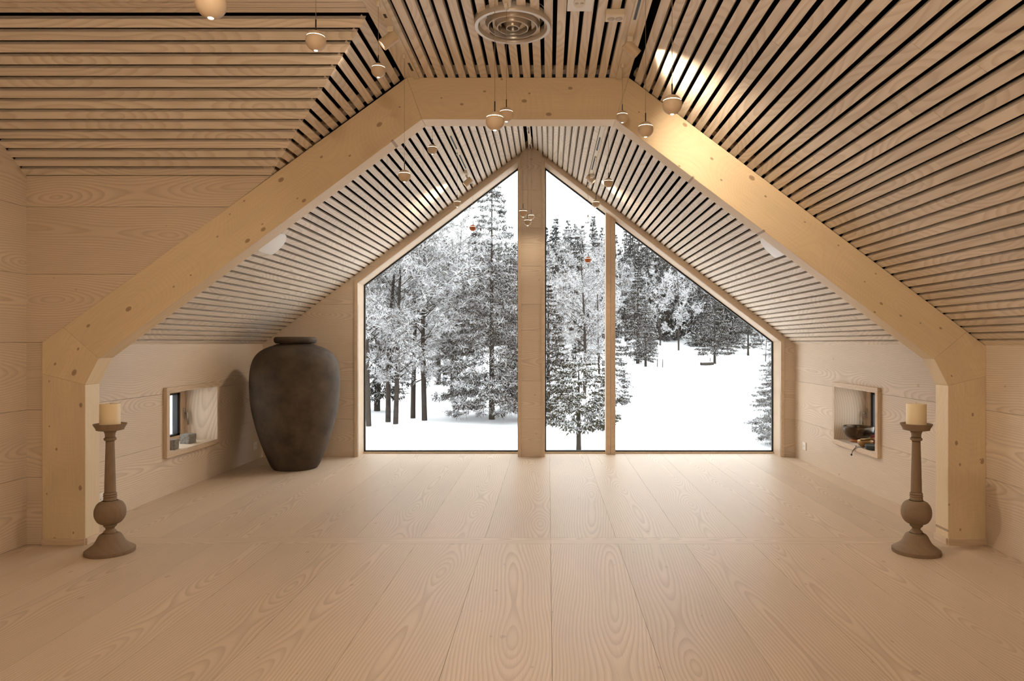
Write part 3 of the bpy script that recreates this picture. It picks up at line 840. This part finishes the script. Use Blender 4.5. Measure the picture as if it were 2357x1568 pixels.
# wall sockets
def wall_socket(X, sgn, y, z, w, h, label, n=1):
    s = empty('wall_socket', (X, y, z)); tag(s, label, 'socket', 'wall sockets')
    box('plate', s, *sorted((X, X - sgn * 0.012)), y - w / 2, y + w / 2, z - h / 2, z + h / 2, M['white'], 0.002)
    for i in range(n):
        yy = y + (i - (n - 1) / 2) * 0.07
        Ms = Matrix.Translation((X - sgn * 0.0125, yy, z)) @ Matrix.Rotation(-sgn * math.pi / 2, 4, 'Y')
        fc = lathe('socket_face', s, [(0, -0.004), (0.019, -0.003), (0.021, 0.0)], M['rim'], Ms, 20)
        for dz in (-0.008, 0.008):
            lathe('socket_hole', fc, [(0, 0.0008), (0.004, 0.0006)], M['dark'], Ms @ Matrix.Translation((0, dz, 0)), 10)
wall_socket(XR, 1, X_at(1, 1) and F * XR / (1853 - VX), Z_at(1027, F * XR / (1853 - VX)), 0.085, 0.085, 'white wall socket low on the right wall near the gable window')
wall_socket(XL, -1, F * -XL / (VX - 586), Z_at(1026, F * -XL / (VX - 586)), 0.085, 0.085, 'wall socket in the shadow beside the dark jar')
wall_socket(XL, -1, F * -XL / (VX - 233), Z_at(1148, F * -XL / (VX - 233)), 0.16, 0.085, 'white double wall socket behind the left candlestick', 2)

# ------------------------------------------------------------------ the jar
jar_prof = smooth_prof([(0.215, 0.0), (0.232, 0.02), (0.262, 0.08), (0.338, 0.276), (0.393, 0.467), (0.432, 0.657), (0.446, 0.848), (0.442, 0.99), (0.425, 1.086), (0.398, 1.153), (0.352, 1.208), (0.290, 1.247), (0.226, 1.272), (0.182, 1.288)], 5)
rim = [(0.178, 1.296), (0.196, 1.300), (0.209, 1.314), (0.213, 1.335), (0.207, 1.356), (0.192, 1.364), (0.172, 1.362), (0.160, 1.350), (0.158, 1.30), (0.158, 1.22)]
jx, jy = X_at(680, 7.2), 7.2
jar = empty('clay_jar', (jx, jy, 0)); tag(jar, 'very large dark brown clay jar standing in the left corner', 'jar')
Mj = Matrix.Translation((jx, jy, 0))
lathe('jar_body', jar, [(0, 0.002)] + jar_prof + [(0.176, 1.29), (0.16, 1.25)], M['clay'], Mj, 96)
lathe('jar_rim', jar, rim, M['clay'], Mj, 96)

# ------------------------------------------------------------------ candlesticks
stick = smooth_prof([(0.137, 0.0), (0.139, 0.008), (0.139, 0.022)], 2)
dome = smooth_prof([(0.134, 0.024), (0.128, 0.030), (0.108, 0.044), (0.088, 0.062), (0.074, 0.086), (0.064, 0.106), (0.054, 0.117), (0.040, 0.123)], 4)
neck = smooth_prof([(0.037, 0.124), (0.036, 0.132), (0.027, 0.142), (0.0235, 0.150), (0.030, 0.160), (0.037, 0.166), (0.035, 0.174)], 4)
ball = smooth_prof([(0.040, 0.176), (0.066, 0.192), (0.083, 0.222), (0.087, 0.250), (0.083, 0.280), (0.068, 0.308), (0.042, 0.324)], 5)
collar = smooth_prof([(0.037, 0.326), (0.037, 0.340), (0.034, 0.343), (0.038, 0.349), (0.038, 0.354), (0.034, 0.357), (0.037, 0.362), (0.037, 0.368), (0.032, 0.374)], 3)
shaft = [(0.0315, 0.376), (0.0300, 0.45), (0.0272, 0.56), (0.0245, 0.66), (0.0238, 0.69)]
ring = smooth_prof([(0.0240, 0.692), (0.033, 0.698), (0.0345, 0.705), (0.033, 0.711), (0.0270, 0.716)], 4)
cup = smooth_prof([(0.0275, 0.718), (0.0285, 0.735), (0.034, 0.750), (0.042, 0.757)], 3)
plate = [(0.060, 0.758), (0.076, 0.762), (0.077, 0.770), (0.091, 0.794), (0.092, 0.800), (0.086, 0.801), (0.078, 0.791), (0.0, 0.789)]
def candlestick(px, Y, label, clabel, rz):
    x = X_at(px, Y)
    c = empty('candlestick', (x, Y, 0), rz); tag(c, label, 'candlestick', 'tall candlesticks')
    Mc = Matrix.Translation((x, Y, 0)) @ Matrix.Rotation(rz, 4, 'Z')
    up = Mc @ Matrix.Rotation(-math.pi / 2, 4, 'Y')
    def part(nm, prof):
        bm = bmesh.new(); lathe_bm(bm, prof, 48)
        bm.transform(Matrix.Rotation(math.pi / 2, 4, 'Y'))      # grain (local x) runs upright
        me = mesh_of(bm, nm, M['oldwood'], True); me.set_sharp_from_angle(angle=math.radians(48))
        add(nm, me, c, up)
    part('base_disc', [(0, 0.0)] + stick + [(0.134, 0.0235)])
    part('base_dome', dome)
    part('neck', neck); part('globe', ball); part('collar', collar); part('shaft', shaft); part('ring', ring); part('cup', cup); part('drip_plate', plate)
    k = empty('candle', (x, Y, 0.791)); tag(k, clabel, 'candle', 'pillar candles')
    Mk = Matrix.Translation((x, Y, 0.791))
    r = 0.0573
    lathe('wax_pillar', k, [(0, 0), (r, 0), (r, 0.128), (r - 0.003, 0.133), (r - 0.010, 0.133), (0.02, 0.129), (0, 0.129)], M['wax'], Mk, 40, True, 40)
    tube('wick', k, [(x, Y, 0.918), (x + 0.001, Y, 0.930), (x + 0.003, Y, 0.937)], 0.0012, M['cord'])
candlestick(253.5, 4.29, 'turned wooden candlestick by the left post of the timber frame', 'cream pillar candle on the left candlestick', 0.3)
candlestick(2109, 4.29, 'turned wooden candlestick by the right post of the timber frame', 'cream pillar candle on the right candlestick', 1.7)

# ------------------------------------------------------------------ things in the niches
def cube_stone(px, Y, x, w, label):
    z0 = NZ0 + 0.012
    bm = bmesh.new(); box_bm(bm, -w / 2, w / 2, -w / 2, w / 2, 0, w * 0.92)
    bmesh.ops.subdivide_edges(bm, edges=list(bm.edges), cuts=3, use_grid_fill=True)
    rr = random.Random(int(px))
    for v in bm.verts:
        v.co += Vector((rr.uniform(-1, 1), rr.uniform(-1, 1), rr.uniform(-1, 1) if v.co.z > 0.01 else 0)) * 0.003
    o = add('stone_cube', mesh_of(bm, 'stone_cube', M['granite']), None, Matrix.Translation((x, Y, z0)) @ Matrix.Rotation(rr.uniform(-0.3, 0.3), 4, 'Z'))
    tag(o, label, 'stone', 'granite cubes')
cube_stone(433, 6.46, X_at(433, 6.46), 0.095, 'rough granite cube further back on the sill of the left niche')
cube_stone(394, 6.08, X_at(394, 6.08), 0.095, 'rough granite cube half hidden by the near side of the left niche')

ZS = NZ0 + 0.012
def bowl_prof(R, h, t=0.006, foot=0.35):
    out = [(R * foot, 0.0)] + [(R * (foot + (1 - foot) * math.sin(a)), h * (1 - math.cos(a))) for a in [math.pi / 2 * i / 12 for i in range(1, 13)]]
    inn = [((r - t) if r > t else 0, z + (t if i < 3 else 0)) for i, (r, z) in enumerate(out)]
    return [(0, 0)] + out + [(R - t * 0.5, h + 0.003)] + list(reversed(inn[1:])) + [(0, t)]
bx, by = 2.935, 6.54
rg = lathe('cushion_ring', None, smooth_prof([(0.055, 0.0), (0.072, 0.006), (0.074, 0.02), (0.066, 0.03), (0.054, 0.028)], 4) + [(0.05, 0.0)], M['redwood'], Matrix.Translation((bx, by, ZS)), 40)
tag(rg, 'reddish wooden ring under the large dark bowl', 'ring')
bw = lathe('singing_bowl', None, bowl_prof(0.136, 0.118), M['bronze'], Matrix.Translation((bx, by, ZS + 0.028)), 56, True, 50)
tag(bw, 'large dark bronze bowl in the right niche', 'bowl')
b2 = lathe('brass_bowl', None, bowl_prof(0.068, 0.055, 0.005), M['brass'], Matrix.Translation((2.862, 6.235, ZS)), 40, True, 50)
tag(b2, 'small brass bowl in front of the large dark bowl', 'bowl')
ml = tube('mallet', None, [(2.83, 6.26, ZS + 0.062), (2.89, 6.20, ZS + 0.074), (2.94, 6.15, ZS + 0.088)], [0.008, 0.009, 0.010], M['brass'])
tag(ml, 'short stick resting across the small brass bowl', 'mallet')
dish = lathe('slate_dish', None, [(0, 0), (0.070, 0.0), (0.082, 0.010), (0.084, 0.034), (0.078, 0.040), (0.072, 0.034), (0.0, 0.030)], M['slate'], Matrix.Translation((2.872, 6.07, ZS)), 40, True, 40)
tag(dish, 'low dark stone dish at the near end of the right niche', 'dish')
cl = lathe('red_pouch', None, smooth_prof([(0.0, 0.0), (0.045, 0.004), (0.055, 0.035), (0.046, 0.075), (0.030, 0.092), (0.0, 0.096)], 4), M['redcloth'], Matrix.Translation((3.01, 6.345, ZS)), 28)
tag(cl, 'dark red cloth pouch behind the stone dish', 'pouch')
mg = empty('small_drum', (2.99, 6.205, ZS)); tag(mg, 'small pale round box with a brown face behind the stone dish', 'box')
Mm = Matrix.Translation((2.99, 6.205, ZS + 0.042)) @ Matrix.Rotation(math.radians(-70), 4, 'Y')
lathe('drum_body', mg, [(0, -0.02), (0.034, -0.02), (0.036, 0.0), (0.034, 0.018), (0.026, 0.02)], M['cream'], Mm, 32, True, 40)
lathe('drum_face', mg, [(0, 0.0185), (0.027, 0.0185)], M['redwood'], Mm, 32)
cd = empty('cord_loop', (2.80, 6.20, ZS)); tag(cd, 'thin dark cord with a bead hanging over the sill of the right niche', 'cord')
tube('strand', cd, [(2.79, 6.28, ZS + 0.003), (2.787, 6.25, ZS + 0.005), (2.783, 6.26, ZS - 0.01), (2.779, 6.31, ZS - 0.05), (2.779, 6.325, ZS - 0.075)], 0.0022, M['black'])
tube('strand', cd, [(2.80, 6.13, ZS + 0.003), (2.79, 6.18, ZS + 0.005), (2.783, 6.23, ZS - 0.006), (2.779, 6.30, ZS - 0.045), (2.779, 6.325, ZS - 0.075)], 0.0022, M['black'])
lathe('bead', cd, [(0, -0.012), (0.007, -0.008), (0.008, 0.0), (0.005, 0.008), (0, 0.010)], M['black'], Matrix.Translation((2.777, 6.327, ZS - 0.085)), 12)

# ------------------------------------------------------------------ outside: snow
def ss(a, b, t):
    t = np.clip((np.asarray(t, float) - a) / (b - a), 0, 1); return t * t * (3 - 2 * t)
def ground(x, y):
    x = np.asarray(x, float); y = np.asarray(y, float)
    z = -0.95 + 0.026 * np.clip(y - 15, 0, 42) + 0.17 * np.clip(y - 57, 0, None)
    z = z - 0.5 * ss(2.0, -30.0, x) * ss(15, 40, y)
    bank = 0.78 * ss(0.6, -1.6, x) * ss(8.2, 10.5, y) * (1 - ss(11.5, 17, y))
    und = 0.10 * np.sin(x * 0.7 + 1.3) * np.sin(y * 0.31) * ss(9, 25, y) + 0.25 * np.sin(x * 0.11 + 0.4) * np.sin(y * 0.09 + 1) * ss(20, 60, y)
    return z + bank + und
ys = np.concatenate([np.linspace(8.32, 20, 60), np.linspace(20.5, 60, 60), np.linspace(62, 260, 50)])
us = np.linspace(-1.15, 1.15, 121)
V = []; 
for y in ys:
    xs = us * (y + 14)
    for x, z in zip(xs, ground(xs, np.full_like(xs, y))): V.append((x, y, z))
nx = len(us)
Fc = [(j * nx + i, j * nx + i + 1, (j + 1) * nx + i + 1, (j + 1) * nx + i) for j in range(len(ys) - 1) for i in range(nx - 1)]
me = bpy.data.meshes.new('snow_field'); me.from_pydata(V, [], Fc); me.materials.append(M['snow'])
me.polygons.foreach_set('use_smooth', [True] * len(me.polygons))
snow = add('snow_field', me); tag(snow, 'white snow covering the field and hill outside the window', 'snow', kind='stuff')

# ------------------------------------------------------------------ outside: trees
def unit(a): return a / np.maximum(np.linalg.norm(a, axis=-1, keepdims=True), 1e-9)
def np_mesh(name, verts, faces4, mat):
    me = bpy.data.meshes.new(name)
    n, m = len(verts), len(faces4)
    me.vertices.add(n); me.vertices.foreach_set('co', np.asarray(verts, np.float32).ravel())
    me.loops.add(m * 4); me.loops.foreach_set('vertex_index', np.asarray(faces4, np.int32).ravel())
    me.polygons.add(m); me.polygons.foreach_set('loop_start', np.arange(0, m * 4, 4, dtype=np.int32))
    me.polygons.foreach_set('loop_total', np.full(m, 4, np.int32))
    me.materials.append(mat); me.update(calc_edges=True)
    return me
def leaf_mesh(name, P, D, W, mat):
    """one slim diamond per row: base P, direction*length D, half-width vector W"""
    n = len(P)
    v = np.empty((n, 4, 3)); v[:, 0] = P; v[:, 1] = P + D * 0.45 + W; v[:, 2] = P + D; v[:, 3] = P + D * 0.45 - W
    return np_mesh(name, v.reshape(-1, 3), np.arange(n * 4).reshape(-1, 4), mat)
def perp(D, rng):
    r = rng.normal(size=D.shape); return unit(np.cross(D, r))
def limb_mesh(name, segs, mat, k=5):
    """tapered tubes: list of (p0, p1, r0, r1)"""
    bm = bmesh.new()
    for p0, p1, r0, r1 in segs:
        p0, p1 = Vector(p0), Vector(p1)
        t = (p1 - p0).normalized(); a = t.orthogonal().normalized(); b = t.cross(a)
        A = [bm.verts.new(p0 + r0 * (math.cos(2 * math.pi * i / k) * a + math.sin(2 * math.pi * i / k) * b)) for i in range(k)]
        B = [bm.verts.new(p1 + r1 * (math.cos(2 * math.pi * i / k) * a + math.sin(2 * math.pi * i / k) * b)) for i in range(k)]
        for i in range(k): bm.faces.new((A[i], A[(i + 1) % k], B[(i + 1) % k], B[i]))
    return mesh_of(bm, name, mat, True)

def spruce_meshes(seed, Ht, R, levels, nb, twig, leaf, z0=0.10, droop=0.35, snowy=0.5, lw=0.012, needle=None, power=0.85, ll=0.10, tr=0.018):
    """returns trunk, needles, frost meshes for a spruce Ht metres tall and R in radius"""
    rng = np.random.default_rng(seed)
    P = []; D = []; T = []
    for i in range(levels):
        t = (i + rng.uniform(0, 0.6)) / levels
        z = Ht * (z0 + (0.985 - z0) * t)
        L0 = R * (1 - t) ** power * (1 - 0.35 * max(0, 0.12 - t) / 0.12) + 0.05
        n = max(4, int(nb * (1 - 0.4 * t)))
        for b in range(n):
            az = rng.uniform(0, 2 * math.pi); L = L0 * rng.uniform(0.7, 1.12)
            out = np.array([math.cos(az), math.sin(az), 0]); side = np.array([-math.sin(az), math.cos(az), 0])
            k = max(8 if twig > 8 else 4, int(L * twig))
            s = np.sqrt(rng.uniform(0.02, 1, k))[:, None]
            dr = droop * (1 - 0.7 * t)
            pos = np.array([0, 0, z]) + out * s * L + np.array([0, 0, 1.0]) * (-dr * s * L + 0.45 * dr * L * s ** 2.5)
            sg = rng.choice([-1, 1], k)[:, None]
            dirn = unit(out * rng.uniform(0.3, 1.0, (k, 1)) + side * sg * rng.uniform(0.3, 1.0, (k, 1)) + np.array([0, 0, 1.0]) * rng.uniform(-0.55, 0.05, (k, 1)))
            ln = (0.10 + 0.38 * L * (1.05 - s)) * rng.uniform(0.7, 1.2, (k, 1)) * (0.6 + 0.4 * rng.random((k, 1)))
            P.append(pos); D.append(dirn * ln); T.append(np.tile([[0, 0, z - 0.0]], (k, 1)))
    P = np.concatenate(P); D = np.concatenate(D)
    n = len(P)
    # leaflets along each twig
    s = rng.random((n, leaf, 1))
    lp = P[:, None] + D[:, None] * s
    ld = unit(unit(D)[:, None] * rng.uniform(0.5, 1.0, (n, leaf, 1)) + rng.normal(size=(n, leaf, 3)) * 0.55 + np.array([0, 0, -0.25]))
    tz = np.clip(1 - P[:, 2:3] / Ht, 0, 1)[:, None]
    ln = ll * rng.uniform(0.6, 1.4, (n, leaf, 1)) * (Ht / 7) ** 0.3 * (0.5 + 0.65 * tz)
    lp = lp.reshape(-1, 3); ld = (ld * ln).reshape(-1, 3)
    w = perp(unit(ld), rng) * lw * rng.uniform(0.6, 1.4, (len(lp), 1))
    needles = leaf_mesh('needles', lp, ld, w, needle or M['needle'])
    pick = rng.random(len(lp)) < snowy
    sp = lp[pick] + np.array([0, 0, 0.018]) + rng.normal(size=(pick.sum(), 3)) * 0.012
    sd = unit(ld[pick]) + np.array([0, 0, 0.25]); sd = unit(sd) * np.linalg.norm(ld[pick], axis=1, keepdims=True) * 0.95
    horiz = unit(np.cross(sd, np.array([0, 0, 1.0]) + rng.normal(size=sd.shape) * 0.35))
    frost = leaf_mesh('frost', sp, sd, horiz * lw * 0.95 * rng.uniform(0.6, 1.4, (len(sp), 1)), M['frost'])
    r0 = tr * Ht
    trunk = limb_mesh('trunk', [((0, 0, -0.6), (0, 0, Ht * 0.5), r0 * 1.1, r0 * 0.6), ((0, 0, Ht * 0.5), (0, 0, Ht * 0.97), r0 * 0.6, r0 * 0.08)], M['bark'], 10)
    return trunk, needles, frost

def broadleaf_meshes(seed, Ht, R, n1=26, n2=10, n3=8, n4=5, z0=0.22, up=0.55, frost=0.68, w=0.006, tl=0.22, trunks=1, droop=0.35):
    """leafless frosted birch: trunk, branches and a cloud of fine twigs"""
    rng = np.random.default_rng(seed)
    segs = []; P1 = []; D1 = []
    r0 = 0.0115 * Ht
    for k in range(trunks):
        off = np.array([rng.uniform(-0.25, 0.25), rng.uniform(-0.25, 0.25), 0]) * (k > 0)
        lean = np.array([rng.uniform(-0.06, 0.06), rng.uniform(-0.06, 0.06), 1.0])
        pts = [off + lean * np.array([1, 1, 1]) * Ht * t * np.array([1, 1, 1]) + np.array([math.sin(t * 5 + k), math.cos(t * 4 + k), 0]) * 0.02 * Ht * t for t in np.linspace(0, 1, 9)]
        pts[0] = pts[0] - np.array([0, 0, 0.6])
        for a, (p, q) in enumerate(zip(pts[:-1], pts[1:])):
            segs.append((p, q, r0 * (1 - a / 8.5), r0 * (1 - (a + 1) / 8.5)))
        for i in range(n1):
            t = z0 + (1 - z0) * (i + rng.random()) / n1
            j = min(int(t * 8), 7); f = t * 8 - j
            p = pts[j] * (1 - f) + pts[j + 1] * f
            az = rng.uniform(0, 2 * math.pi); L = R * (0.35 + 0.75 * math.sin(math.pi * min(1, (t - z0) / (1 - z0) * 0.9 + 0.12))) * rng.uniform(0.7, 1.15)
            d = unit(np.array([math.cos(az), math.sin(az), up * rng.uniform(0.5, 1.6)])) * L
            P1.append(p); D1.append(d)
            m = p + d * 0.55 + np.array([0, 0, 0.05 * L])
            segs.append((p, m, r0 * 0.28 * (1.1 - t), r0 * 0.16 * (1.1 - t))); segs.append((m, p + d, r0 * 0.16 * (1.1 - t), 0.003))
    P = np.array(P1); D = np.array(D1)
    out = [(P, D)]
    def sprout(P, D, n, ratio, spread, g):
        k = len(P)
        s = rng.uniform(0.2, 1.0, (k, n, 1))
        L = np.linalg.norm(D, axis=1)[:, None, None]
        pos = P[:, None] + D[:, None] * s
        dr = unit(unit(D)[:, None] + rng.normal(size=(k, n, 3)) * spread + np.array([0, 0, -g]))
        return pos.reshape(-1, 3), (dr * L * ratio * rng.uniform(0.5, 1.15, (k, n, 1))).reshape(-1, 3)
    P2, D2 = sprout(P, D, n2, 0.42, 0.5, 0.0)
    P3, D3 = sprout(P2, D2, n3, 0.45, 0.6, droop * 0.6)
    P4, D4 = sprout(P3, D3, n4, 0.6, 0.7, droop)
    def strip(P, D, ww): return P, D, perp(unit(D), rng) * ww * rng.uniform(0.6, 1.4, (len(P), 1))
    allP = np.concatenate([P2, P3, P4]); allD = np.concatenate([D2, D3, D4])
    ww = np.concatenate([np.full(len(P2), w * 1.4), np.full(len(P3), w * 1.1), np.full(len(P4), w)])[:, None]
    allD[len(P2):] *= 1.15
    W = perp(unit(allD), rng) * ww * rng.uniform(0.6, 1.4, (len(allP), 1))
    isf = rng.random(len(allP)) < frost
    isf[:len(P2)] &= rng.random(len(P2)) < 0.5
    tw = leaf_mesh('twigs', allP[~isf], allD[~isf], W[~isf], M['twig'])
    fr = leaf_mesh('frost', allP[isf], allD[isf], W[isf], M['frost'])
    return limb_mesh('trunk', segs, M['bark'], 5), tw, fr

def tree(name, meshes, loc, sc=1.0, rz=0.0, label='', group=None, names=('trunk', 'needles', 'frost'), sxy=1.0):
    o = bpy.data.objects.new(name, None); COL.objects.link(o); o.empty_display_size = 0.2
    o.location = loc; o.scale = (sc * sxy, sc * sxy, sc); o.rotation_euler = (0, 0, rz)
    for nm, me in zip(names, meshes):
        c = bpy.data.objects.new(nm, me); COL.objects.link(c); c.parent = o
    tag(o, label, 'tree', group)
    return o
def place(px, Y, dz=0.0):
    x = X_at(px, Y)
    return (x, Y, float(ground(x, Y)) + dz)

TW = ('trunk', 'twigs', 'frost')
big = spruce_meshes(3, 7.0, 1.75, 46, 13, 16, 8, z0=0.09, droop=0.55, snowy=0.95, lw=0.0065, ll=0.12, power=0.75, tr=0.012)
mid_s = spruce_meshes(5, 7.0, 1.55, 36, 12, 12, 4, z0=0.10, droop=0.40, snowy=0.36, lw=0.015, ll=0.17)
fld = spruce_meshes(8, 7.0, 2.3, 30, 12, 10, 4, z0=0.16, droop=0.30, snowy=0.34, lw=0.017, ll=0.18, power=0.7)
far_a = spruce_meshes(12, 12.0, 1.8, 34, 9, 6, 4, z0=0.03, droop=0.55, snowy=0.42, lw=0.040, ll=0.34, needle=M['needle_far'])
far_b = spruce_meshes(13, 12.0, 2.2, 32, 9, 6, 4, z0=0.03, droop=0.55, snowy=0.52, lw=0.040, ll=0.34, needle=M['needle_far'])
bi_a = broadleaf_meshes(21, 7.0, 1.6, 40, 10, 9, 7, z0=0.13, frost=0.72, w=0.0062)
bi_b = broadleaf_meshes(22, 7.0, 1.5, 40, 10, 9, 7, z0=0.15, frost=0.74, w=0.0062, trunks=1)
bi_far = broadleaf_meshes(23, 8.0, 2.0, 24, 9, 7, 6, z0=0.10, frost=0.84, w=0.015, droop=0.1)
pine_m = spruce_meshes(31, 1.95, 0.92, 15, 10, 26, 6, z0=0.20, droop=-0.30, snowy=0.85, lw=0.013, needle=M['pine'], power=0.42, ll=0.11, tr=0.030)

# left pane: cluster of frosted birches and a big spruce
L_ = [(850, 17.8, 0.92, bi_b, 'frosted birch with a thick trunk at the left edge of the left pane'),
      (893, 18.6, 0.98, bi_a, 'frosted birch, leftmost of the close pair of trunks in the left pane'),
      (909, 18.2, 0.92, bi_b, 'frosted birch, right one of the close pair of trunks in the left pane'),
      (950, 19.5, 0.98, bi_a, 'slender frosted birch between the trunk pair and the tall birch'),
      (978, 19.0, 1.02, bi_b, 'tall frosted birch with a bare dark trunk in the middle of the left pane')]
for i, (px, Y, s, ms, lb) in enumerate(L_):
    o = tree('birch_tree', ms, place(px, Y), s, i * 1.9 + 0.4, lb, 'frosted birches in the left pane', TW)
tree('spruce_tree', big, place(1132, 19.4), 0.985, 0.7, 'tall frosted spruce filling the right half of the left pane', 'near spruces')
tree('spruce_tree', mid_s, place(1187, 22.0), 0.55, 2.7, 'lower frosted spruce tucked behind the centre post', 'near spruces')
tree('birch_tree', bi_a, place(1040, 27), 1.05, 2.2, 'pale frosted birch behind the tall spruce', 'frosted birches in the left pane', TW)
tree('birch_tree', bi_b, place(870, 26), 1.10, 4.2, 'frosted birch further back at the left edge of the left pane', 'frosted birches in the left pane', TW)
tree('spruce_tree', mid_s, place(868, 21.5), 0.75, 1.2, 'dark spruce behind the birch trunks at the far left', 'near spruces')
tree('spruce_tree', mid_s, place(1010, 31.0), 0.80, 3.9, 'half hidden dark spruce between the tall birch and the tall spruce', 'near spruces')
# middle pane
tree('pine_tree', pine_m, place(1332, 14.6), 1.0, 0.6, 'small round snowy pine standing low in the middle pane', None)
tree('birch_tree', bi_b, place(1345, 24), 0.86, 5.0, 'frosted birch above the small pine in the middle pane', None, TW)
tree('spruce_tree', mid_s, place(1262, 19), 0.55, 0.3, 'green spruce at the left edge of the middle pane', 'near spruces')
tree('spruce_tree', mid_s, place(1322, 36), 0.96, 1.3, 'slim dark spruce rising above the birch in the middle pane', 'near spruces')
tree('birch_tree', bi_a, place(1285, 31), 0.88, 3.0, 'pale frosted birch at the left of the middle pane', None, TW)
tree('spruce_tree', mid_s, place(1412, 21), 0.42, 4.4, 'snowy spruce half hidden by the window mullion', 'near spruces')
tree('birch_tree', bi_b, place(1380, 38), 0.92, 1.0, 'frosted birch just left of the mullion', None, TW)
# right pane
tree('spruce_tree', mid_s, place(1468, 50), 1.02, 2.0, 'tall dark spruce left in the right pane, at the field edge', 'field spruces')
tree('spruce_tree', mid_s, place(1486, 47), 0.66, 0.2, 'shorter spruce in front of the tall dark spruce at the field edge', 'field spruces')
tree('spruce_tree', fld, place(1645, 50), 0.78, 1.0, 'broad lone spruce standing on the snowy field', 'field spruces')
tree('spruce_tree', fld, place(1722, 58), 0.72, 2.4, 'broad snowy spruce right of the lone field spruce', 'field spruces')
tree('spruce_tree', big, place(1806, 15.0), 0.46, 1.4, 'snowy spruce cut by the right edge of the glazing', 'near spruces')
tree('birch_tree', bi_far, place(1562, 60), 0.98, 0.3, 'white frosted birch between the dark spruce and the lone spruce', None, TW)
tree('birch_tree', bi_far, place(1600, 63), 0.95, 2.3, 'white frosted birch just left of the lone field spruce', None, TW)
tree('birch_tree', bi_far, place(1520, 62), 0.90, 4.3, 'white frosted birch just right of the tall dark spruce', None, TW)
tree('birch_tree', bi_far, place(1762, 52), 0.48, 1.3, 'small frosted birch at the right end of the field', None, TW)
tree('birch_tree', bi_far, place(1440, 64), 0.95, 5.3, 'frosted birch beside the right edge of the mullion', None, TW)
# forest on the hillside
rr = random.Random(5)
cnt = 0
for Y0, Y1, n in ((62, 72, 60), (72, 88, 90), (88, 112, 110)):
    for i in range(n):
        px = 800 + 1040 * (i + rr.random()) / n
        Y = rr.uniform(Y0, Y1)
        s = rr.uniform(0.62, 1.0) * (0.80 if px < 1200 else 1.0)
        if rr.random() < 0.22:
            tree('birch_tree', bi_far, place(px, Y), s * 1.05, rr.uniform(0, 6), 'frosted leafless tree among the spruces of the forested hillside', 'forest birches on the hill', TW)
        else:
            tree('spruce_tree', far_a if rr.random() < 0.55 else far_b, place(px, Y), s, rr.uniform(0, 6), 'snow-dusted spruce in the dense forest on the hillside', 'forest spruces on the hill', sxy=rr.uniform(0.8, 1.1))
# small things on the field
for px, Y, h, lb in ((1513, 46, 0.42, 'thin left stake of the pair standing in the snow field'), (1525, 45, 0.42, 'thin right stake of the pair standing in the snow field'), (1634, 47.5, 0.40, 'thin stake beside the log under the lone spruce')):
    p = place(px, Y)
    o = limb_mesh('field_stake', [((0, 0, -0.1), (0.01, 0, h * 1.3), 0.03, 0.025)], M['bark'], 6)
    s = add('field_stake', o, None, Matrix.Translation(p)); tag(s, lb, 'stake', 'field stakes')
p = place(1628, 47)
lg = empty('fallen_log', p); tag(lg, 'snow-capped log lying in the field before the lone spruce', 'log')
add('log_wood', limb_mesh('log_wood', [((-0.45, 0, 0.10), (0.45, 0.1, 0.14), 0.12, 0.10)], M['bark'], 10), lg, Matrix.Translation(p))
add('log_snow', limb_mesh('log_snow', [((-0.42, 0, 0.21), (0.42, 0.1, 0.24), 0.06, 0.05)], M['frost'], 10), lg, Matrix.Translation(p))
